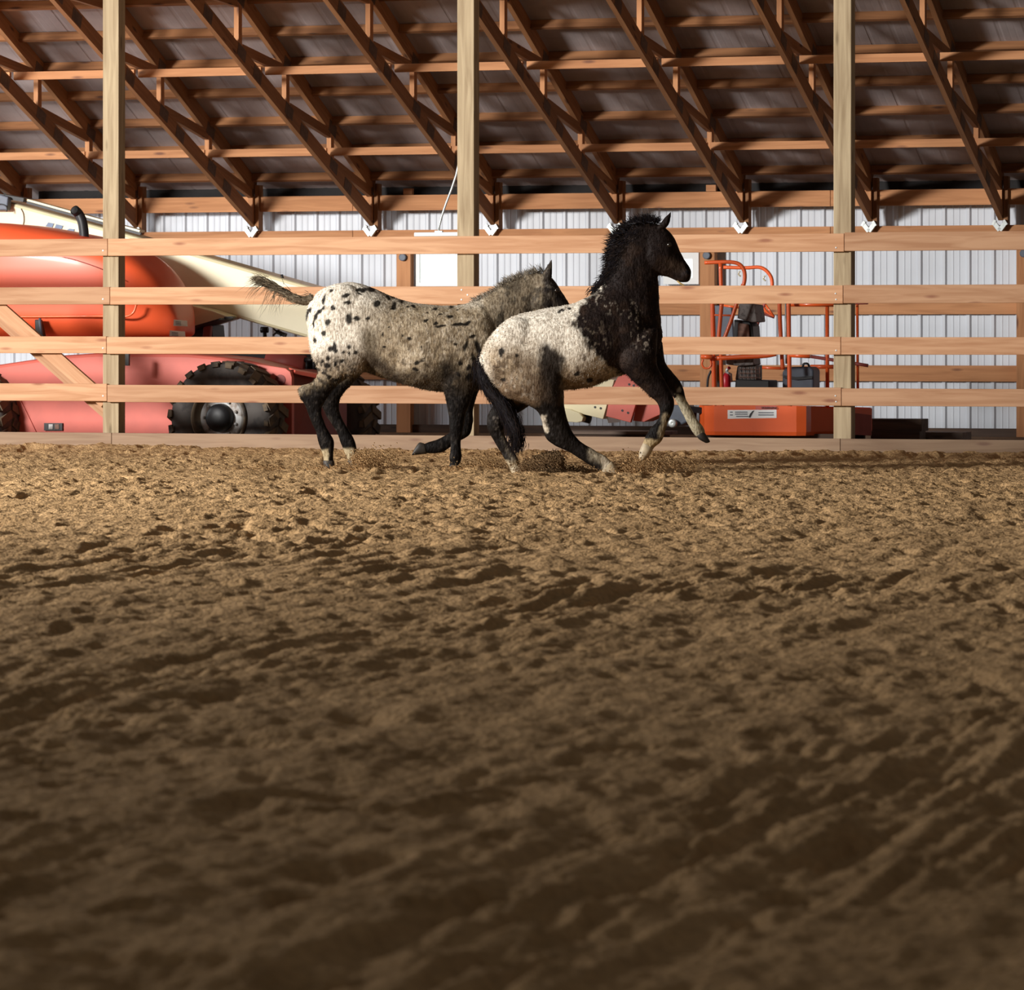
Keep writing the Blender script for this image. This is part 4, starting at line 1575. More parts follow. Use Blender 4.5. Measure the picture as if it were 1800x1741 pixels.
# ---------------- the spotted pale horse
pale = Horse('horse', 700, 27.95, 'pale horse with dark spots, tail raised, running behind the dark-fronted one')
W_ = pale
W_.loft([(549, 528, 541, 575, .07), (560, 512, 545, 612, .13), (586, 500, 556, 640, .185), (617, 496, 590, 650, .215), (648, 503, 625, 650, .225), (688, 521, 672, 664, .225),
         (725, 532, 724, 680, .235), (762, 536, 765, 688, .235), (800, 537, 802, 690, .22), (830, 531, 838, 688, .19), (852, 530, 866, 672, .16), (868, 548, 888, 648, .11)], seg=30)
W_.loft([(822, 535, 868, 655, .15), (842, 526, 885, 630, .125), (860, 516, 897, 606, .10), (878, 503, 908, 582, .085), (900, 490, 926, 562, .075), (922, 483, 938, 552, .07), (940, 480, 946, 545, .06)])
W_.loft([(946, 479, 934, 535, .060), (960, 482, 938, 556, .078), (973, 491, 948, 562, .085), (986, 510, 962, 568, .072), (1000, 533, 980, 580, .055), (1012, 553, 996, 591, .046), (1020, 568, 1006, 598, .044), (1024, 578, 1011, 600, .036)])
# ears
W_.loft([(953, 488, 970, 490, .022, -.045), (956, 476, 971, 480, .020, -.05), (962, 465, 971, 470, .013, -.05), (969, 456, 971, 459, .005, -.05)], seg=14)
W_.loft([(938, 487, 950, 487, .020, .05), (936, 478, 946, 478, .018, .055), (936, 470, 941, 470, .010, .06), (937, 464, 939, 464, .004, .06)], seg=14)
# near hind
W_.loft([(646, 560, 556, 590, .09, -.11), (650, 600, 549, 620, .10, -.12), (643, 636, 556, 640, .095, -.12), (622, 655, 560, 658, .075, -.12), (602, 671, 549, 672, .058, -.115), (585, 688, 527, 680, .047, -.11),
         (575, 702, 526, 692, .042, -.11), (568, 715, 537, 712, .034, -.11), (567, 728, 543, 727, .029, -.11), (573, 745, 550, 745, .027, -.11), (581, 760, 557, 762, .028, -.11), (588, 774, 560, 777, .033, -.11),
         (588, 788, 565, 790, .029, -.11), (587, 801, 569, 802, .027, -.11), (588, 812, 570, 812, .03, -.11)])
# far hind
W_.loft([(652, 600, 590, 620, .09, .11), (652, 634, 590, 645, .085, .11), (636, 656, 584, 664, .065, .11), (616, 678, 566, 684, .05, .11), (600, 696, 556, 694, .044, .11), (595, 712, 563, 712, .036, .11), (597, 727, 571, 729, .03, .11),
         (606, 746, 582, 748, .028, .11), (615, 761, 592, 764, .029, .11), (622, 775, 597, 779, .034, .11), (626, 789, 603, 793, .029, .11), (628, 802, 609, 806, .028, .11), (630, 812, 611, 814, .03, .11)])
# near fore (straight)
W_.loft([(856, 590, 790, 600, .07, -.10), (848, 630, 781, 640, .085, -.115), (840, 664, 777, 672, .078, -.115), (834, 688, 782, 694, .062, -.11), (827, 708, 786, 712, .052, -.11), (819, 728, 789, 730, .044, -.11), (817, 743, 789, 743, .042, -.11),
         (814, 757, 791, 757, .034, -.11), (811, 774, 792, 774, .028, -.11), (811, 790, 792, 791, .028, -.11), (812, 802, 790, 803, .032, -.11), (810, 813, 791, 814, .027, -.11), (810, 821, 789, 821, .03, -.11)])
# far fore (folded back)
W_.loft([(862, 620, 800, 640, .07, .09), (848, 665, 800, 680, .065, .09), (838, 698, 800, 706, .052, .09), (832, 722, 802, 728, .044, .09), (832, 742, 805, 742, .044, .09), (828, 756, 806, 748, .040, .09)])
W_.loft([(831, 750, 806, 738, .038, .09), (826, 765, 803, 747, .038, .09), (810, 776, 792, 759, .030, .09), (794, 786, 778, 768, .028, .09), (777, 796, 765, 774, .033, .09), (762, 798, 752, 778, .029, .09), (748, 798, 745, 781, .027, .09)])
# muscles
W_.blob(600, 560, -.12, 52, .10, 62, 0)
W_.blob(610, 620, -.13, 42, .09, 45, 20)
W_.blob(836, 610, -.11, 36, .075, 55, 15)
W_.blob(745, 625, -.10, 75, .14, 52, 0)
W_.blob(745, 625, .10, 75, .14, 52, 0)
W_.blob(600, 560, .12, 52, .10, 62, 0)
W_.blob(836, 610, .11, 36, .075, 55, 15)
W_.blob(953, 532, -.05, 20, .045, 22, 0)

SP = [(620, 420, 18, 10, 35), (712, 450, 25, 15, 15), (725, 494, 30, 15, 8), (632, 532, 15, 15, 0), (570, 468, 12, 28, -25), (560, 490, 10, 20, 0), (815, 415, 42, 13, 12), (876, 410, 22, 15, -20), (800, 441, 18, 6, 0), (915, 505, 23, 20, 0),
      (735, 605, 22, 36, 0), (785, 598, 26, 13, 10), (858, 600, 15, 12, 0), (595, 628, 17, 24, -10), (565, 700, 13, 20, -15), (507, 745, 14, 24, 15), (640, 785, 16, 38, 0), (615, 800, 22, 16, 20), (655, 815, 12, 14, 0),
      (540, 555, 20, 12, 60), (518, 585, 12, 42, -18), (560, 530, 12, 18, -30), (498, 640, 7, 28, -10), (458, 570, 9, 42, -12), (437, 655, 7, 50, 8), (475, 545, 7, 18, 0), (430, 610, 5, 30, 0),
      (980, 432, 14, 7, -30), (1022, 458, 16, 11, -30), (990, 466, 18, 9, -35), (1025, 520, 16, 26, -5), (1015, 535, 12, 10, 0), (1072, 490, 14, 14, 0), (1145, 486, 19, 6, -10), (1148, 523, 18, 9, 0), (1115, 530, 10, 5, 0), (1295, 542, 16, 9, 0),
      (1248, 560, 10, 6, 0), (1328, 572, 15, 8, 0), (1388, 590, 24, 9, 5), (1240, 612, 16, 9, 0), (1300, 632, 12, 13, 0), (1335, 650, 38, 8, 8), (1460, 642, 60, 12, 5), (1512, 628, 20, 12, 10), (1430, 770, 13, 11, 0), (1495, 780, 13, 36, -15),
      (1460, 888, 16, 20, 0), (1580, 790, 22, 45, 20), (1550, 870, 14, 35, 10), (1455, 968, 18, 14, 0), (1515, 985, 18, 26, 0), (1515, 920, 14, 22, 0), (1545, 720, 26, 12, 25), (600, 865, 14, 18, 0), (590, 912, 20, 16, 0), (560, 880, 10, 14, 0),
      (735, 785, 12, 16, 0), (735, 830, 14, 10, 0), (780, 825, 14, 12, 0), (700, 820, 10, 8, 0), (960, 710, 8, 14, 0), (965, 790, 16, 8, 20), (995, 660, 10, 6, 0), (1130, 735, 14, 10, 0), (1085, 715, 8, 12, 0), (1210, 790, 8, 8, 0),
      (1175, 890, 20, 12, 0), (1210, 880, 14, 10, 0), (1175, 935, 20, 14, 0), (640, 900, 12, 18, 0), (690, 880, 16, 8, 30), (570, 960, 16, 12, 0), (600, 985, 16, 14, 0), (650, 1000, 20, 10, 0), (1400, 520, 12, 8, 0), (1440, 548, 8, 6, 0)]
SP = [(420 + u * .26667, 400 + v * .26667, a * .26667 * 1.08, b_ * .26667 * 1.08, math.radians(g)) for u, v, a, b_, g in SP]


def pale_colour(px, py, lat):
    n = len(px)
    wx = px + 3.0 * fbm(px / 9, py / 9, 201, 3)
    wy = py + 3.0 * fbm(px / 9, py / 9, 301, 3)
    tx = fbm(px / 16 + lat * 6, py / 22, 401, 4)
    fine = fbm(px / 4.5 + lat * 9, py / 7, 451, 3)
    c = C3(TAUPE, n)
    c = mixc(c, C3((0.44, 0.36, 0.255), n), sstep(-0.2, 0.35, tx))
    rump = (1 - sstep(628, 700, wx + 0.25 * (wy - 540) + 12 * tx)) * (1 - sstep(600, 668, wy))
    c = mixc(c, C3(WHITE, n), np.clip(rump + 0.25 * sstep(0.1, 0.5, fine) * (1 - sstep(640, 680, wy)), 0, 1))
    c = mixc(c, C3((0.66, 0.60, 0.50), n), 0.6 * (1 - sstep(0, 13, py - (531 + 4 * np.sin(px / 40)))) * (px > 690) * (px < 850))
    # neck and head: grey, mottled
    neck = sstep(835, 880, wx)
    c = mixc(c, C3((0.21, 0.17, 0.12), n), 0.8 * neck)
    c = mixc(c, C3((0.03, 0.025, 0.02), n), neck * sstep(0.12, 0.38, fbm(px / 11 + 5, py / 15, 611, 3)) * 0.75)
    c = mixc(c, C3((0.022, 0.018, 0.018), n), sstep(949, 960, wx) * 0.93)
    c = mixc(c, C3((0.26, 0.23, 0.19), n), sstep(951, 962, wx) * sstep(0.2, 0.45, fine) * 0.5)
    c = mixc(c, C3(DARK, n), sstep(884, 899, wx) * (1 - sstep(908, 925, wx)) * (1 - sstep(505, 523, wy)) * 0.6)
    # dark belly and chest; the flank's shadow line is painted into the coat
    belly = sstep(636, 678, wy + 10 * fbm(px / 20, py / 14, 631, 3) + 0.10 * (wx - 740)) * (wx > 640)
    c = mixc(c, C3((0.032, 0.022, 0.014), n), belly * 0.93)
    c = mixc(c, C3((0.028, 0.02, 0.014), n), seg_mask(wx, wy, 649, 592, 652, 640, 12, 11) * 0.93)  # shadow line of the flank, put into the colour
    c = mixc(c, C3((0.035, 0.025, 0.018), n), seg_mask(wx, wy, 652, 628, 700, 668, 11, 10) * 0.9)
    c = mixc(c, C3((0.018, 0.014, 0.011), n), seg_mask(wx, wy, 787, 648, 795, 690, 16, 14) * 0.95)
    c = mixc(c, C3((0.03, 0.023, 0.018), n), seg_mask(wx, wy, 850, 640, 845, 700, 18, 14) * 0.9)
    c = mixc(c, C3((0.19, 0.14, 0.095), n), 0.55 * seg_mask(wx, wy, 560, 640, 630, 640, 18, 20))
    c = mixc(c, C3((0.28, 0.225, 0.15), n), 0.5 * seg_mask(wx, wy, 640, 560, 660, 600, 22, 20))
    # speckle on the lower thigh and barrel
    spk = fbm(px / 4.2 + 9, py / 5.0, 651, 2)
    c = mixc(c, C3((0.06, 0.045, 0.035), n), sstep(0.30, 0.5, spk) * sstep(612, 668, wy) * 0.85)
    c = mixc(c, C3((0.09, 0.07, 0.05), n), sstep(0.42, 0.6, spk) * (wx > 660) * 0.6)
    mot = fbm(px / 9 + 4 + lat * 5, py / 12, 671, 3)
    c = mixc(c, C3((0.10, 0.075, 0.05), n), sstep(0.05, 0.4, mot) * (0.30 + 0.55 * sstep(580, 650, wy)) * sstep(650, 690, wx) * 0.85)
    # legs
    hind = sstep(660, 692, wy + 8 * fine + 0.30 * (wx - 560)) * (wx < 660)
    fore = sstep(676, 702, wy + 6 * fine) * (wx > 765)
    c = mixc(c, C3((0.05, 0.04, 0.03), n), sstep(0.0, 0.3, spk) * seg_mask(wx, wy, 560, 655, 600, 650, 22, 14) * 0.9)
    fore = np.maximum(fore, (wy > 722) * (wx > 700) * 1.0)
    c = mixc(c, C3(DARK, n), np.clip(hind + fore, 0, 1))
    c = mixc(c, C3((0.05, 0.042, 0.036), n), (hind + fore > 0.5) * sstep(0.15, 0.5, fine) * 0.5)
    # pale pasterns behind
    past = sstep(786, 793, wy) * (wx < 640) * (1 - sstep(808, 815, wy))
    near = sstep(0, 4, 581 - wx) + sstep(0, 4, wx - 598) * sstep(0, 5, 626 - wx)
    c = mixc(c, C3((0.46, 0.37, 0.23), n), past * np.clip(near, 0, 1) * 0.9)
    # spots
    for (sx, sy, a, b_, g) in SP:
        k = (np.abs(px - sx) < 20) & (np.abs(py - sy) < 20)
        if not k.any():
            continue
        dx, dy = wx[k] - sx, wy[k] - sy
        cg, sg = math.cos(g), math.sin(g)
        e = np.sqrt(((dx * cg - dy * sg) / a) ** 2 + ((dx * sg + dy * cg) / b_) ** 2)
        m_ = (1 - sstep(0.72, 1.18, e)) * 0.96
        ck = c[k]
        c[k] = mixc(ck, C3(DARK, int(k.sum())), m_)
    return c


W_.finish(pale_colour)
W_.fur(18000, 0.017, lambda x, y: y < 705)
W_.hoof([(589, 811, 569, 811, .032, -.11), (590, 820, 571, 822, .036, -.11), (589, 827, 572, 828, .036, -.11)], 'hoof', 0)
W_.hoof([(631, 810, 610, 813, .032, .11), (634, 817, 613, 822, .036, .11), (634, 822, 616, 826, .036, .11)], 'hoof', 0)
W_.hoof([(811, 819, 789, 819, .032, -.11), (813, 825, 787, 825, .037, -.11), (813, 829, 787, 829, .037, -.11)], 'hoof', 0)
W_.hoof([(748, 799, 744, 780, .029, .09), (737, 800, 736, 779, .034, .09), (727, 801, 728, 790, .030, .09), (723, 801, 725, 797, .02, .09)], 'hoof', 0)
W_.ball('eye', 979, 511, -.066, 0.017, 'eye')
# tail, held up
pts = [(550, 524), (540, 529), (520, 526), (500, 514), (482, 503), (466, 495), (452, 491)]
core = MB()
core.tube(sm([W_.L(x, y) for x, y in pts], 5), [0.036 - 0.0008 * i for i in range(31)], 12)
tl = core.build('tail', M['coat'], None, True)
tl.parent = W_.root
ca = tl.data.color_attributes.new('coat', 'FLOAT_COLOR', 'POINT')
cc = np.tile(np.array([0.13, 0.10, 0.07, 1.0], np.float32), (len(tl.data.vertices), 1))
ca.data.foreach_set('color', cc.ravel())
TC = [(0.10, 0.08, 0.055), (0.17, 0.135, 0.09), (0.05, 0.04, 0.03), (0.24, 0.20, 0.14)]
W_.hair_along('tail_hair', pts, [(-1, -.1), (-1, -.1), (-1, -.4), (-1, -.5), (-1, -.5), (-1, -.3), (-1, 0)], 900, [14, 18, 22, 24, 24, 22, 18], 0.004, TC, 0.22, 0.02, 0.4, 0.3, 3.5)
W_.hair_along('tail_hair', [(505, 516), (485, 505), (468, 497), (452, 491)], [(-.5, .9), (-.5, .7), (-.8, .3), (-1, .1)], 60, [50, 62, 60, 34], 0.0032, TC[:3], 0.22, 0.02, 0.7, 1.5, 3)
W_.hair_along('mane', [(832, 530), (850, 522), (873, 510), (893, 494), (920, 484), (942, 478)], [(-.8, -.3), (-.7, -.6), (-.5, -.6), (-.3, -.4), (-.2, -.5), (0, -.4)], 900, [10, 11, 12, 14, 13, 12], 0.0035,
              [(0.20, 0.17, 0.13), (0.32, 0.28, 0.22), (0.07, 0.06, 0.05), (0.45, 0.41, 0.35)], 0.4, 0.03, 0.8, 0.8, 2)
W_.hair_along('forelock', [(940, 482), (952, 478), (958, 484)], [(-.9, -.6), (-.4, -.9), (.5, .9)], 90, [26, 20, 18], 0.0035, [(0.05, 0.045, 0.04), (0.16, 0.14, 0.11)], 0.4, 0.025, 1.0, 0.5, 2)

# ---------------- the dark horse with the pale blanket
dark = Horse('horse', 1010, 27.2, 'dark horse with a pale blanket over its back and rump, leading, head held high')
B_ = dark
B_.loft([(845, 626, 851, 652, .07), (853, 603, 872, 682, .14), (873, 579, 900, 702, .19), (898, 558, 930, 712, .215), (929, 549, 958, 706, .225), (961, 542, 985, 688, .225),
         (1002, 535, 1013, 684, .228), (1030, 524, 1043, 679, .222), (1052, 513, 1078, 664, .205), (1070, 503, 1108, 654, .185), (1085, 492, 1140, 638, .155), (1098, 490, 1158, 618, .12), (1110, 500, 1163, 598, .09)], seg=30)
B_.loft([(1040, 518, 1158, 612, .15), (1058, 498, 1163, 585, .135), (1070, 478, 1161, 556, .118), (1076, 459, 1159, 528, .10), (1080, 441, 1158, 503, .088), (1089, 422, 1155, 482, .08), (1102, 405, 1150, 466, .075), (1120, 394, 1146, 452, .07), (1138, 390, 1150, 440, .06)])
B_.loft([(1136, 392, 1124, 445, .06), (1155, 394, 1133, 466, .078), (1174, 404, 1146, 480, .088), (1186, 420, 1160, 484, .076), (1194, 438, 1172, 487, .060), (1202, 454, 1183, 491, .050), (1210, 466, 1192, 495, .047), (1215, 477, 1200, 497, .042), (1214, 486, 1205, 496, .03)])
B_.loft([(1155, 402, 1173, 398, .022, -.045), (1161, 392, 1177, 391, .020, -.05), (1169, 382, 1179, 382, .012, -.05), (1178, 372, 1180, 374, .004, -.05)], seg=14)
B_.loft([(1133, 402, 1148, 402, .020, .05), (1134, 392, 1146, 394, .018, .055), (1137, 384, 1143, 386, .010, .06), (1139, 378, 1141, 379, .004, .06)], seg=14)
# near fore
B_.loft([(1155, 580, 1080, 610, .08, -.10), (1154, 612, 1088, 645, .098, -.115), (1154, 640, 1106, 664, .08, -.115), (1163, 660, 1121, 678, .064, -.11), (1175, 682, 1139, 694, .052, -.11), (1183, 700, 1153, 707, .046, -.11),
         (1184, 716, 1158, 718, .044, -.11), (1178, 732, 1158, 731, .034, -.11), (1172, 746, 1152, 742, .029, -.11), (1168, 760, 1142, 753, .032, -.11), (1163, 774, 1135, 763, .035, -.11), (1150, 785, 1131, 773, .029, -.11), (1144, 793, 1127, 784, .029, -.11)])
# far fore
B_.loft([(1165, 600, 1110, 640, .08, .09), (1170, 635, 1130, 662, .075, .09), (1184, 656, 1150, 674, .06, .09), (1198, 673, 1168, 684, .05, .09), (1204, 688, 1181, 694, .043, .09), (1208, 704, 1191, 709, .033, .09), (1218, 722, 1200, 727, .028, .09),
         (1227, 738, 1208, 743, .029, .09), (1236, 749, 1216, 757, .034, .09), (1240, 759, 1222, 765, .029, .09), (1240, 766, 1226, 769, .026, .09)])
# near hind
B_.loft([(985, 600, 880, 640, .09, -.11), (992, 650, 880, 688, .11, -.12), (991, 684, 918, 708, .098, -.12), (991, 706, 942, 720, .076, -.12), (994, 724, 950, 735, .062, -.115), (1000, 744, 955, 754, .054, -.11),
         (1007, 760, 959, 770, .049, -.11), (1018, 773, 976, 783, .038, -.11), (1032, 783, 1003, 796, .031, -.11), (1047, 792, 1025, 810, .029, -.11), (1062, 800, 1040, 820, .033, -.11), (1072, 808, 1052, 826, .030, -.11), (1077, 814, 1058, 831, .03, -.11)])
# far hind
B_.loft([(955, 660, 880, 660, .09, .10), (945, 698, 884, 690, .085, .10), (925, 718, 872, 706, .07, .10), (905, 730, 862, 722, .055, .10), (890, 742, 855, 736, .047, .10), (886, 754, 856, 752, .042, .10), (888, 766, 863, 768, .033, .10), (895, 780, 872, 783, .029, .10),
         (903, 794, 881, 797, .028, .10), (910, 806, 887, 809, .033, .10), (914, 817, 894, 820, .029, .10), (916, 824, 897, 826, .03, .10)])
B_.blob(905, 620, -.12, 50, .10, 62, -15)
B_.blob(905, 620, .12, 50, .10, 62, -15)
B_.blob(1098, 588, -.11, 40, .08, 58, 15)
B_.blob(1098, 588, .11, 40, .08, 58, 15)
B_.blob(1015, 612, -.10, 58, .14, 58, 0)
B_.blob(1015, 612, .10, 58, .14, 58, 0)
B_.blob(1152, 450, -.045, 21, .042, 24, 0)
B_.blob(1205, 483, -.02, 10, .04, 11, 0)
BX = np.array([505, 514, 530, 549, 573, 593, 614, 631, 649, 662, 690])
BV = np.array([1058, 1048, 1026, 1011, 1008, 1026, 1038, 1054, 1076, 1088, 1096])


def dark_colour(px, py, lat):
    n = len(px)
    wx = px + 5.0 * fbm(px / 8, py / 8, 701, 4)
    wy = py + 4.0 * fbm(px / 9, py / 9, 711, 3)
    tx = fbm(px / 18 + lat * 6, py / 20, 721, 4)
    fine = fbm(px / 4.5 + lat * 9, py / 7, 731, 3)
    c = C3((0.014, 0.009, 0.008), n)
    c = mixc(c, C3((0.035, 0.021, 0.015), n), sstep(0.0, 0.5, tx) * 0.7)
    bnd = np.interp(wy, BX, BV)
    blk = 1 - sstep(-7, 7, wx - bnd + 9 * fine)
    bl = C3(WHITE, n)
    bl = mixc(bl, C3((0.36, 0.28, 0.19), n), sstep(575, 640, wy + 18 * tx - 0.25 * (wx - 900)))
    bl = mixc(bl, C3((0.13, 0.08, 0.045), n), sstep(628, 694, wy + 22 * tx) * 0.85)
    bl = mixc(bl, C3((0.45, 0.40, 0.33), n), sstep(0.1, 0.45, fine) * 0.5)
    bl = mixc(bl, C3((0.08, 0.05, 0.03), n), sstep(0.15, 0.45, fbm(px / 13, py / 11, 741, 3)) * sstep(600, 640, wy) * 0.75)
    bl = mixc(bl, C3(WHITE, n), (1 - sstep(0, 26, (wx - 842) - 0.20 * (wy - 630))) * (1 - sstep(680, 700, wy)) * 0.9)
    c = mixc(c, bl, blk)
    # pale ticking inside the dark shoulder
    tick = sstep(0.22, 0.42, fbm(px / 4 + 3, py / 6.5, 751, 3))
    c = mixc(c, C3((0.42, 0.37, 0.31), n), tick * 0.8 * (seg_mask(wx, wy, 1052, 525, 1070, 540, 10, 10) + 0.0))
    c = mixc(c, C3((0.30, 0.25, 0.20), n), tick * 0.75 * seg_mask(wx, wy, 1105, 545, 1130, 600, 14, 12))
    c = mixc(c, C3((0.20, 0.16, 0.12), n), tick * 0.6 * seg_mask(wx, wy, 1010, 545, 1050, 600, 22, 15) * (1 - blk))
    # dark stifle and hind leg
    st_ = np.maximum(seg_mask(wx, wy, 960, 612, 975, 640, 9, 7), seg_mask(wx, wy, 968, 635, 966, 700, 22, 9))
    st_ = np.maximum(st_, seg_mask(wx, wy, 962, 618, 985, 632, 7, 6))
    c = mixc(c, C3((0.020, 0.015, 0.013), n), np.clip(st_, 0, 1) * 0.97)
    brown = seg_mask(wx, wy, 925, 640, 945, 690, 16, 16)
    c = mixc(c, C3((0.12, 0.08, 0.05), n), brown * 0.65)
    legs = sstep(702, 716, wy + 4 * fine) * 1.0
    c = mixc(c, C3((0.007, 0.0055, 0.005), n), legs * 0.98)
    # pale markings low on the legs
    c = mixc(c, C3((0.55, 0.48, 0.38), n), seg_mask(wx, wy, 954, 735, 960, 757, 4, 2.5) * 0.85)
    c = mixc(c, C3((0.50, 0.42, 0.30), n), seg_mask(wx, wy, 1042, 795, 1080, 820, 9, 7) * (0.55 + 0.45 * (tick > 0.3)))
    c = mixc(c, C3((0.60, 0.52, 0.40), n), sstep(1052, 1062, wx) * sstep(796, 806, wy) * (wx < 1110) * 0.9)
    c = mixc(c, C3((0.38, 0.32, 0.24), n), seg_mask(wx, wy, 888, 770, 906, 815, 5, 5) * (0.35 + 0.65 * tick))
    c = mixc(c, C3((0.55, 0.45, 0.30), n), sstep(808, 814, wy) * (wx < 930) * 0.8)
    c = mixc(c, C3((0.14, 0.12, 0.10), n), seg_mask(wx, wy, 870, 740, 882, 752, 8, 6) * tick)
    fr = sstep(694, 702, wy - 0.3 * (wx - 1200)) * (wx > 1187)
    c = mixc(c, C3((0.52, 0.46, 0.32), n), fr * (0.65 + 0.3 * sstep(-0.2, 0.3, fine)))
    c = mixc(c, C3((0.35, 0.32, 0.28), n), seg_mask(wx, wy, 1195, 682, 1196, 686, 3.5, 2))
    c = mixc(c, C3((0.42, 0.34, 0.22), n), seg_mask(wx, wy, 1168, 732, 1162, 765, 5, 4) * 0.7)
    c = mixc(c, C3((0.50, 0.38, 0.21), n), sstep(770, 777, wy) * (wx > 1115) * (wx < 1170) * 0.85)
    c = mixc(c, C3((0.05, 0.042, 0.04), n), legs * sstep(0.2, 0.5, fine) * 0.35)
    for (sx, sy, a, b_) in ((881.5, 619, 4.8, 8), (907, 625, 4.0, 4.2), (984, 550, 4, 3), (988, 547, 5, 3), (884, 667, 5, 5), (1001, 542, 4, 2.5), (1036, 668, 6, 5), (1012, 657, 5, 4)):
        e = np.hypot((wx - sx) / a, (wy - sy) / b_)
        c = mixc(c, C3(DARK, n), (1 - sstep(0.75, 1.15, e)) * 0.95)
    # muzzle and face
    c = mixc(c, C3((0.05, 0.032, 0.022), n), seg_mask(wx, wy, 1178, 462, 1196, 470, 8, 8) * 0.8)
    c = mixc(c, C3((0.006, 0.006, 0.008), n), seg_mask(px, py, 1208, 478, 1211, 480, 3.0, 1.5))
    return c


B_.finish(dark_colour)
B_.fur(20000, 0.019, lambda x, y: (y < 700) & (x < 1165))
B_.hoof([(1076, 811, 1054, 830, .032, -.11), (1083, 820, 1058, 835, .037, -.11), (1088, 830, 1064, 838, .036, -.11)], 'palehoof', 0)
B_.hoof([(917, 821, 896, 825, .032, .10), (921, 829, 900, 833, .036, .10), (922, 833, 904, 836, .035, .10)], 'palehoof', 0)
B_.hoof([(1147, 789, 1129, 779, .031, -.11), (1141, 800, 1123, 792, .036, -.11), (1133, 808, 1122, 804, .034, -.11)], 'palehoof', 0)
B_.hoof([(1239, 760, 1225, 768, .029, .09), (1245, 769, 1231, 774, .033, .09), (1249, 776, 1240, 779, .030, .09)], 'hoof', 0)
B_.ball('eye', 1176, 431, -.076, 0.017, 'eye')
mb = MB()
mb.tube([B_.L(1190, 494, -.03), B_.L(1196, 499, -.04), B_.L(1202, 502, -.04)], [0.005, 0.007, 0.005], 6)
o = mb.build('straw_wisp', M['straw'], None)
o.parent = B_.root
BK = [(0.009, 0.007, 0.008), (0.018, 0.012, 0.010), (0.012, 0.011, 0.015)]
B_.hair_along('mane', [(1040, 514), (1062, 496), (1073, 470), (1077, 446), (1085, 422), (1102, 402), (1122, 392), (1142, 390)],
              [(-.6, .7), (-.8, .5), (-.9, .5), (-1, .3), (-1, .0), (-.9, -.3), (-.7, -.6), (-.3, -.8)], 2000, [8, 13, 17, 22, 24, 22, 18, 13], 0.0055, BK, 0.4, 0.03, 0.45, 0.25, 3.5)
B_.hair_along('mane', [(1050, 507), (1078, 472), (1083, 445), (1093, 424), (1118, 402)], [(-.7, .7), (-.8, .6), (-.8, .5), (-.8, .5), (-.6, .6)], 350, [12, 15, 17, 17, 14], 0.0045, BK, 0.2, (-.10, -.05), 0.25, 0.3, 5)
B_.hair_along('forelock', [(1125, 392), (1142, 388), (1156, 390)], [(-.6, -.9), (-.2, -1), (.5, -.9)], 420, [18, 20, 14], 0.004, BK, 0.55, 0.03, 1.5, 0.6, 3)
tp = [(846, 630), (845, 645), (850, 664), (862, 684), (878, 702), (892, 722), (902, 745), (908, 765), (909, 780)]
core = MB()
core.tube(sm([B_.L(x, y, -.03) for x, y in tp], 4), [0.018 + 0.022 * math.sin(math.pi * min(1, i / 33) ** 0.9) for i in range(33)], 12)
tl = core.build('tail', M['coat'], None, True)
tl.parent = B_.root
ca = tl.data.color_attributes.new('coat', 'FLOAT_COLOR', 'POINT')
ca.data.foreach_set('color', np.tile(np.array([0.018, 0.016, 0.018, 1.0], np.float32), (len(tl.data.vertices), 1)).ravel())
B_.hair_along('tail_hair', tp, [(-.1, 1), (.1, 1), (.4, .9), (.6, .8), (.5, .9), (.4, .9), (.2, 1), (.0, 1), (-.1, 1)], 2600, [22, 26, 34, 40, 40, 36, 32, 28, 20], 0.0045, BK, 0.16, 0.035, 0.35, 0.3, 6)

# ================================================================== KICKED UP SAND


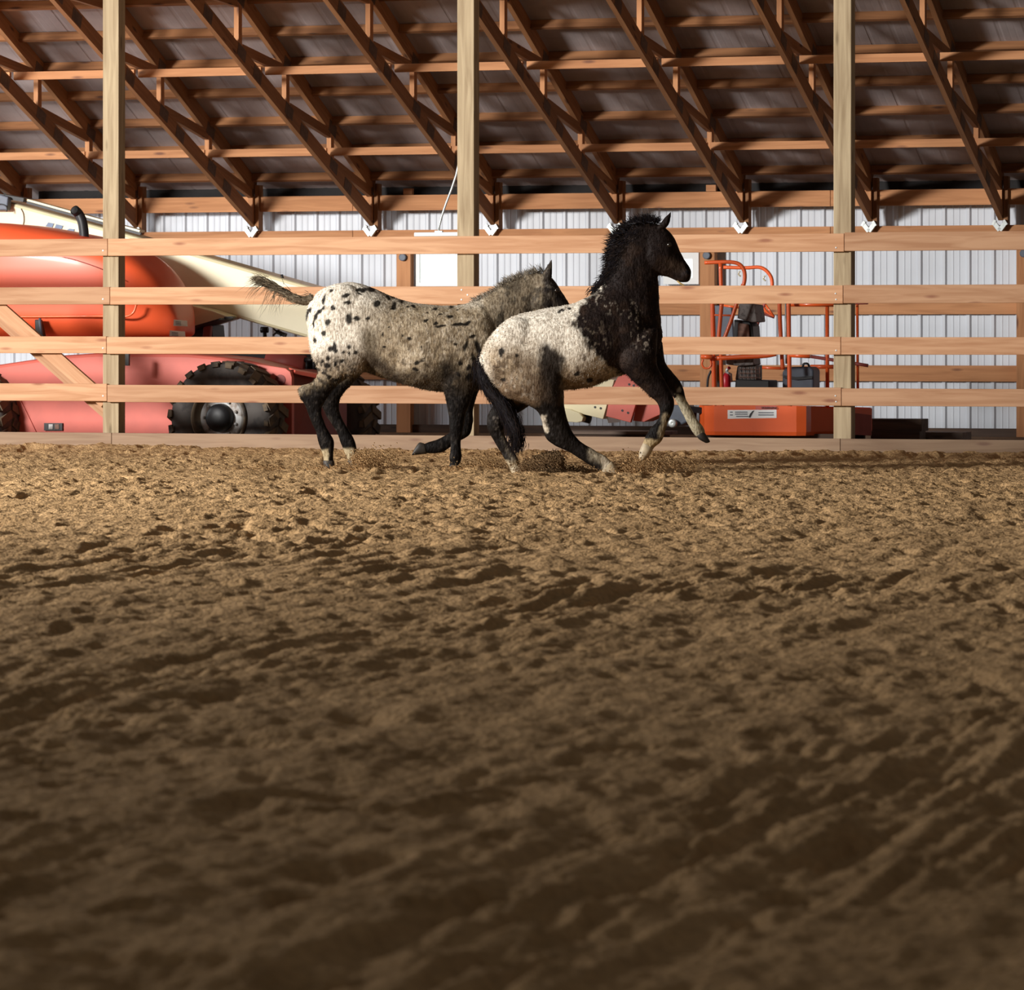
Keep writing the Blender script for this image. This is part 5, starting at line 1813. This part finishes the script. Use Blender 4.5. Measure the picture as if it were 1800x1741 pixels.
def spray(name, lab, Y, spots, count, size=(0.0025, 0.007), mat='sand'):
    """loose grains in the air; spots = (px, py, spread px, spread py, weight)"""
    s = FPX / Y
    w = np.array([k[4] for k in spots], float)
    pick = RNG.choice(len(spots), count, p=w / w.sum())
    sp = np.array([k[:4] for k in spots], float)[pick]
    px = sp[:, 0] + RNG.normal(0, 1, count) * sp[:, 2]
    py = sp[:, 1] + RNG.normal(0, 1, count) * sp[:, 3]
    y = Y + RNG.normal(0, 0.12, count)
    x = (px - CX) / s
    z = np.maximum(H + (HY - py) / s, sand_height(x, y) + 0.002)
    r = RNG.uniform(size[0], size[1], count) * (1 + 0.9 * (RNG.random(count) > 0.93))
    tet = np.array([(1, 1, 1), (-1, -1, 1), (-1, 1, -1), (1, -1, -1)]) * 0.62
    V = np.stack([x, y, z], 1)[:, None, :] + tet[None] * r[:, None, None] * RNG.uniform(0.6, 1.3, (count, 4, 1))
    fc = np.array([(0, 1, 2), (0, 3, 1), (0, 2, 3), (1, 3, 2)])
    Fc = (np.arange(count) * 4)[:, None, None] + fc[None]
    o = quick_mesh(name, V.reshape(-1, 3), Fc.reshape(-1, 3), M[mat], None, False)
    return tag(o, lab, 'sand', 'sand thrown up by the hooves', 'stuff')


spray('sand_spray', 'sand thrown up behind the hind hooves of the pale spotted horse', 27.8,
      [(645, 822, 14, 8, 3), (632, 806, 10, 6, 1), (665, 806, 18, 9, 2), (600, 825, 40, 6, 1.5), (460, 828, 25, 7, 1)], 5200)
spray('sand_spray', 'sand thrown up around the straight foreleg of the pale spotted horse', 27.8,
      [(812, 828, 14, 6, 2), (860, 815, 16, 9, 2), (840, 828, 25, 6, 2)], 3200)
spray('sand_spray', 'dense clod of sand flying between the hind legs of the dark horse', 27.25,
      [(966, 806, 7, 4, 5), (979, 810, 5, 6, 4), (953, 810, 9, 5, 2), (940, 822, 20, 6, 2), (990, 827, 24, 4, 1.5)], 14000, (0.003, 0.006), 'dark_sand')
spray('sand_spray', 'low sand spray ahead of the hind hoof of the dark horse', 27.2,
      [(1100, 828, 20, 6, 2), (1135, 815, 24, 8, 2), (1190, 818, 30, 6, 1)], 3400)
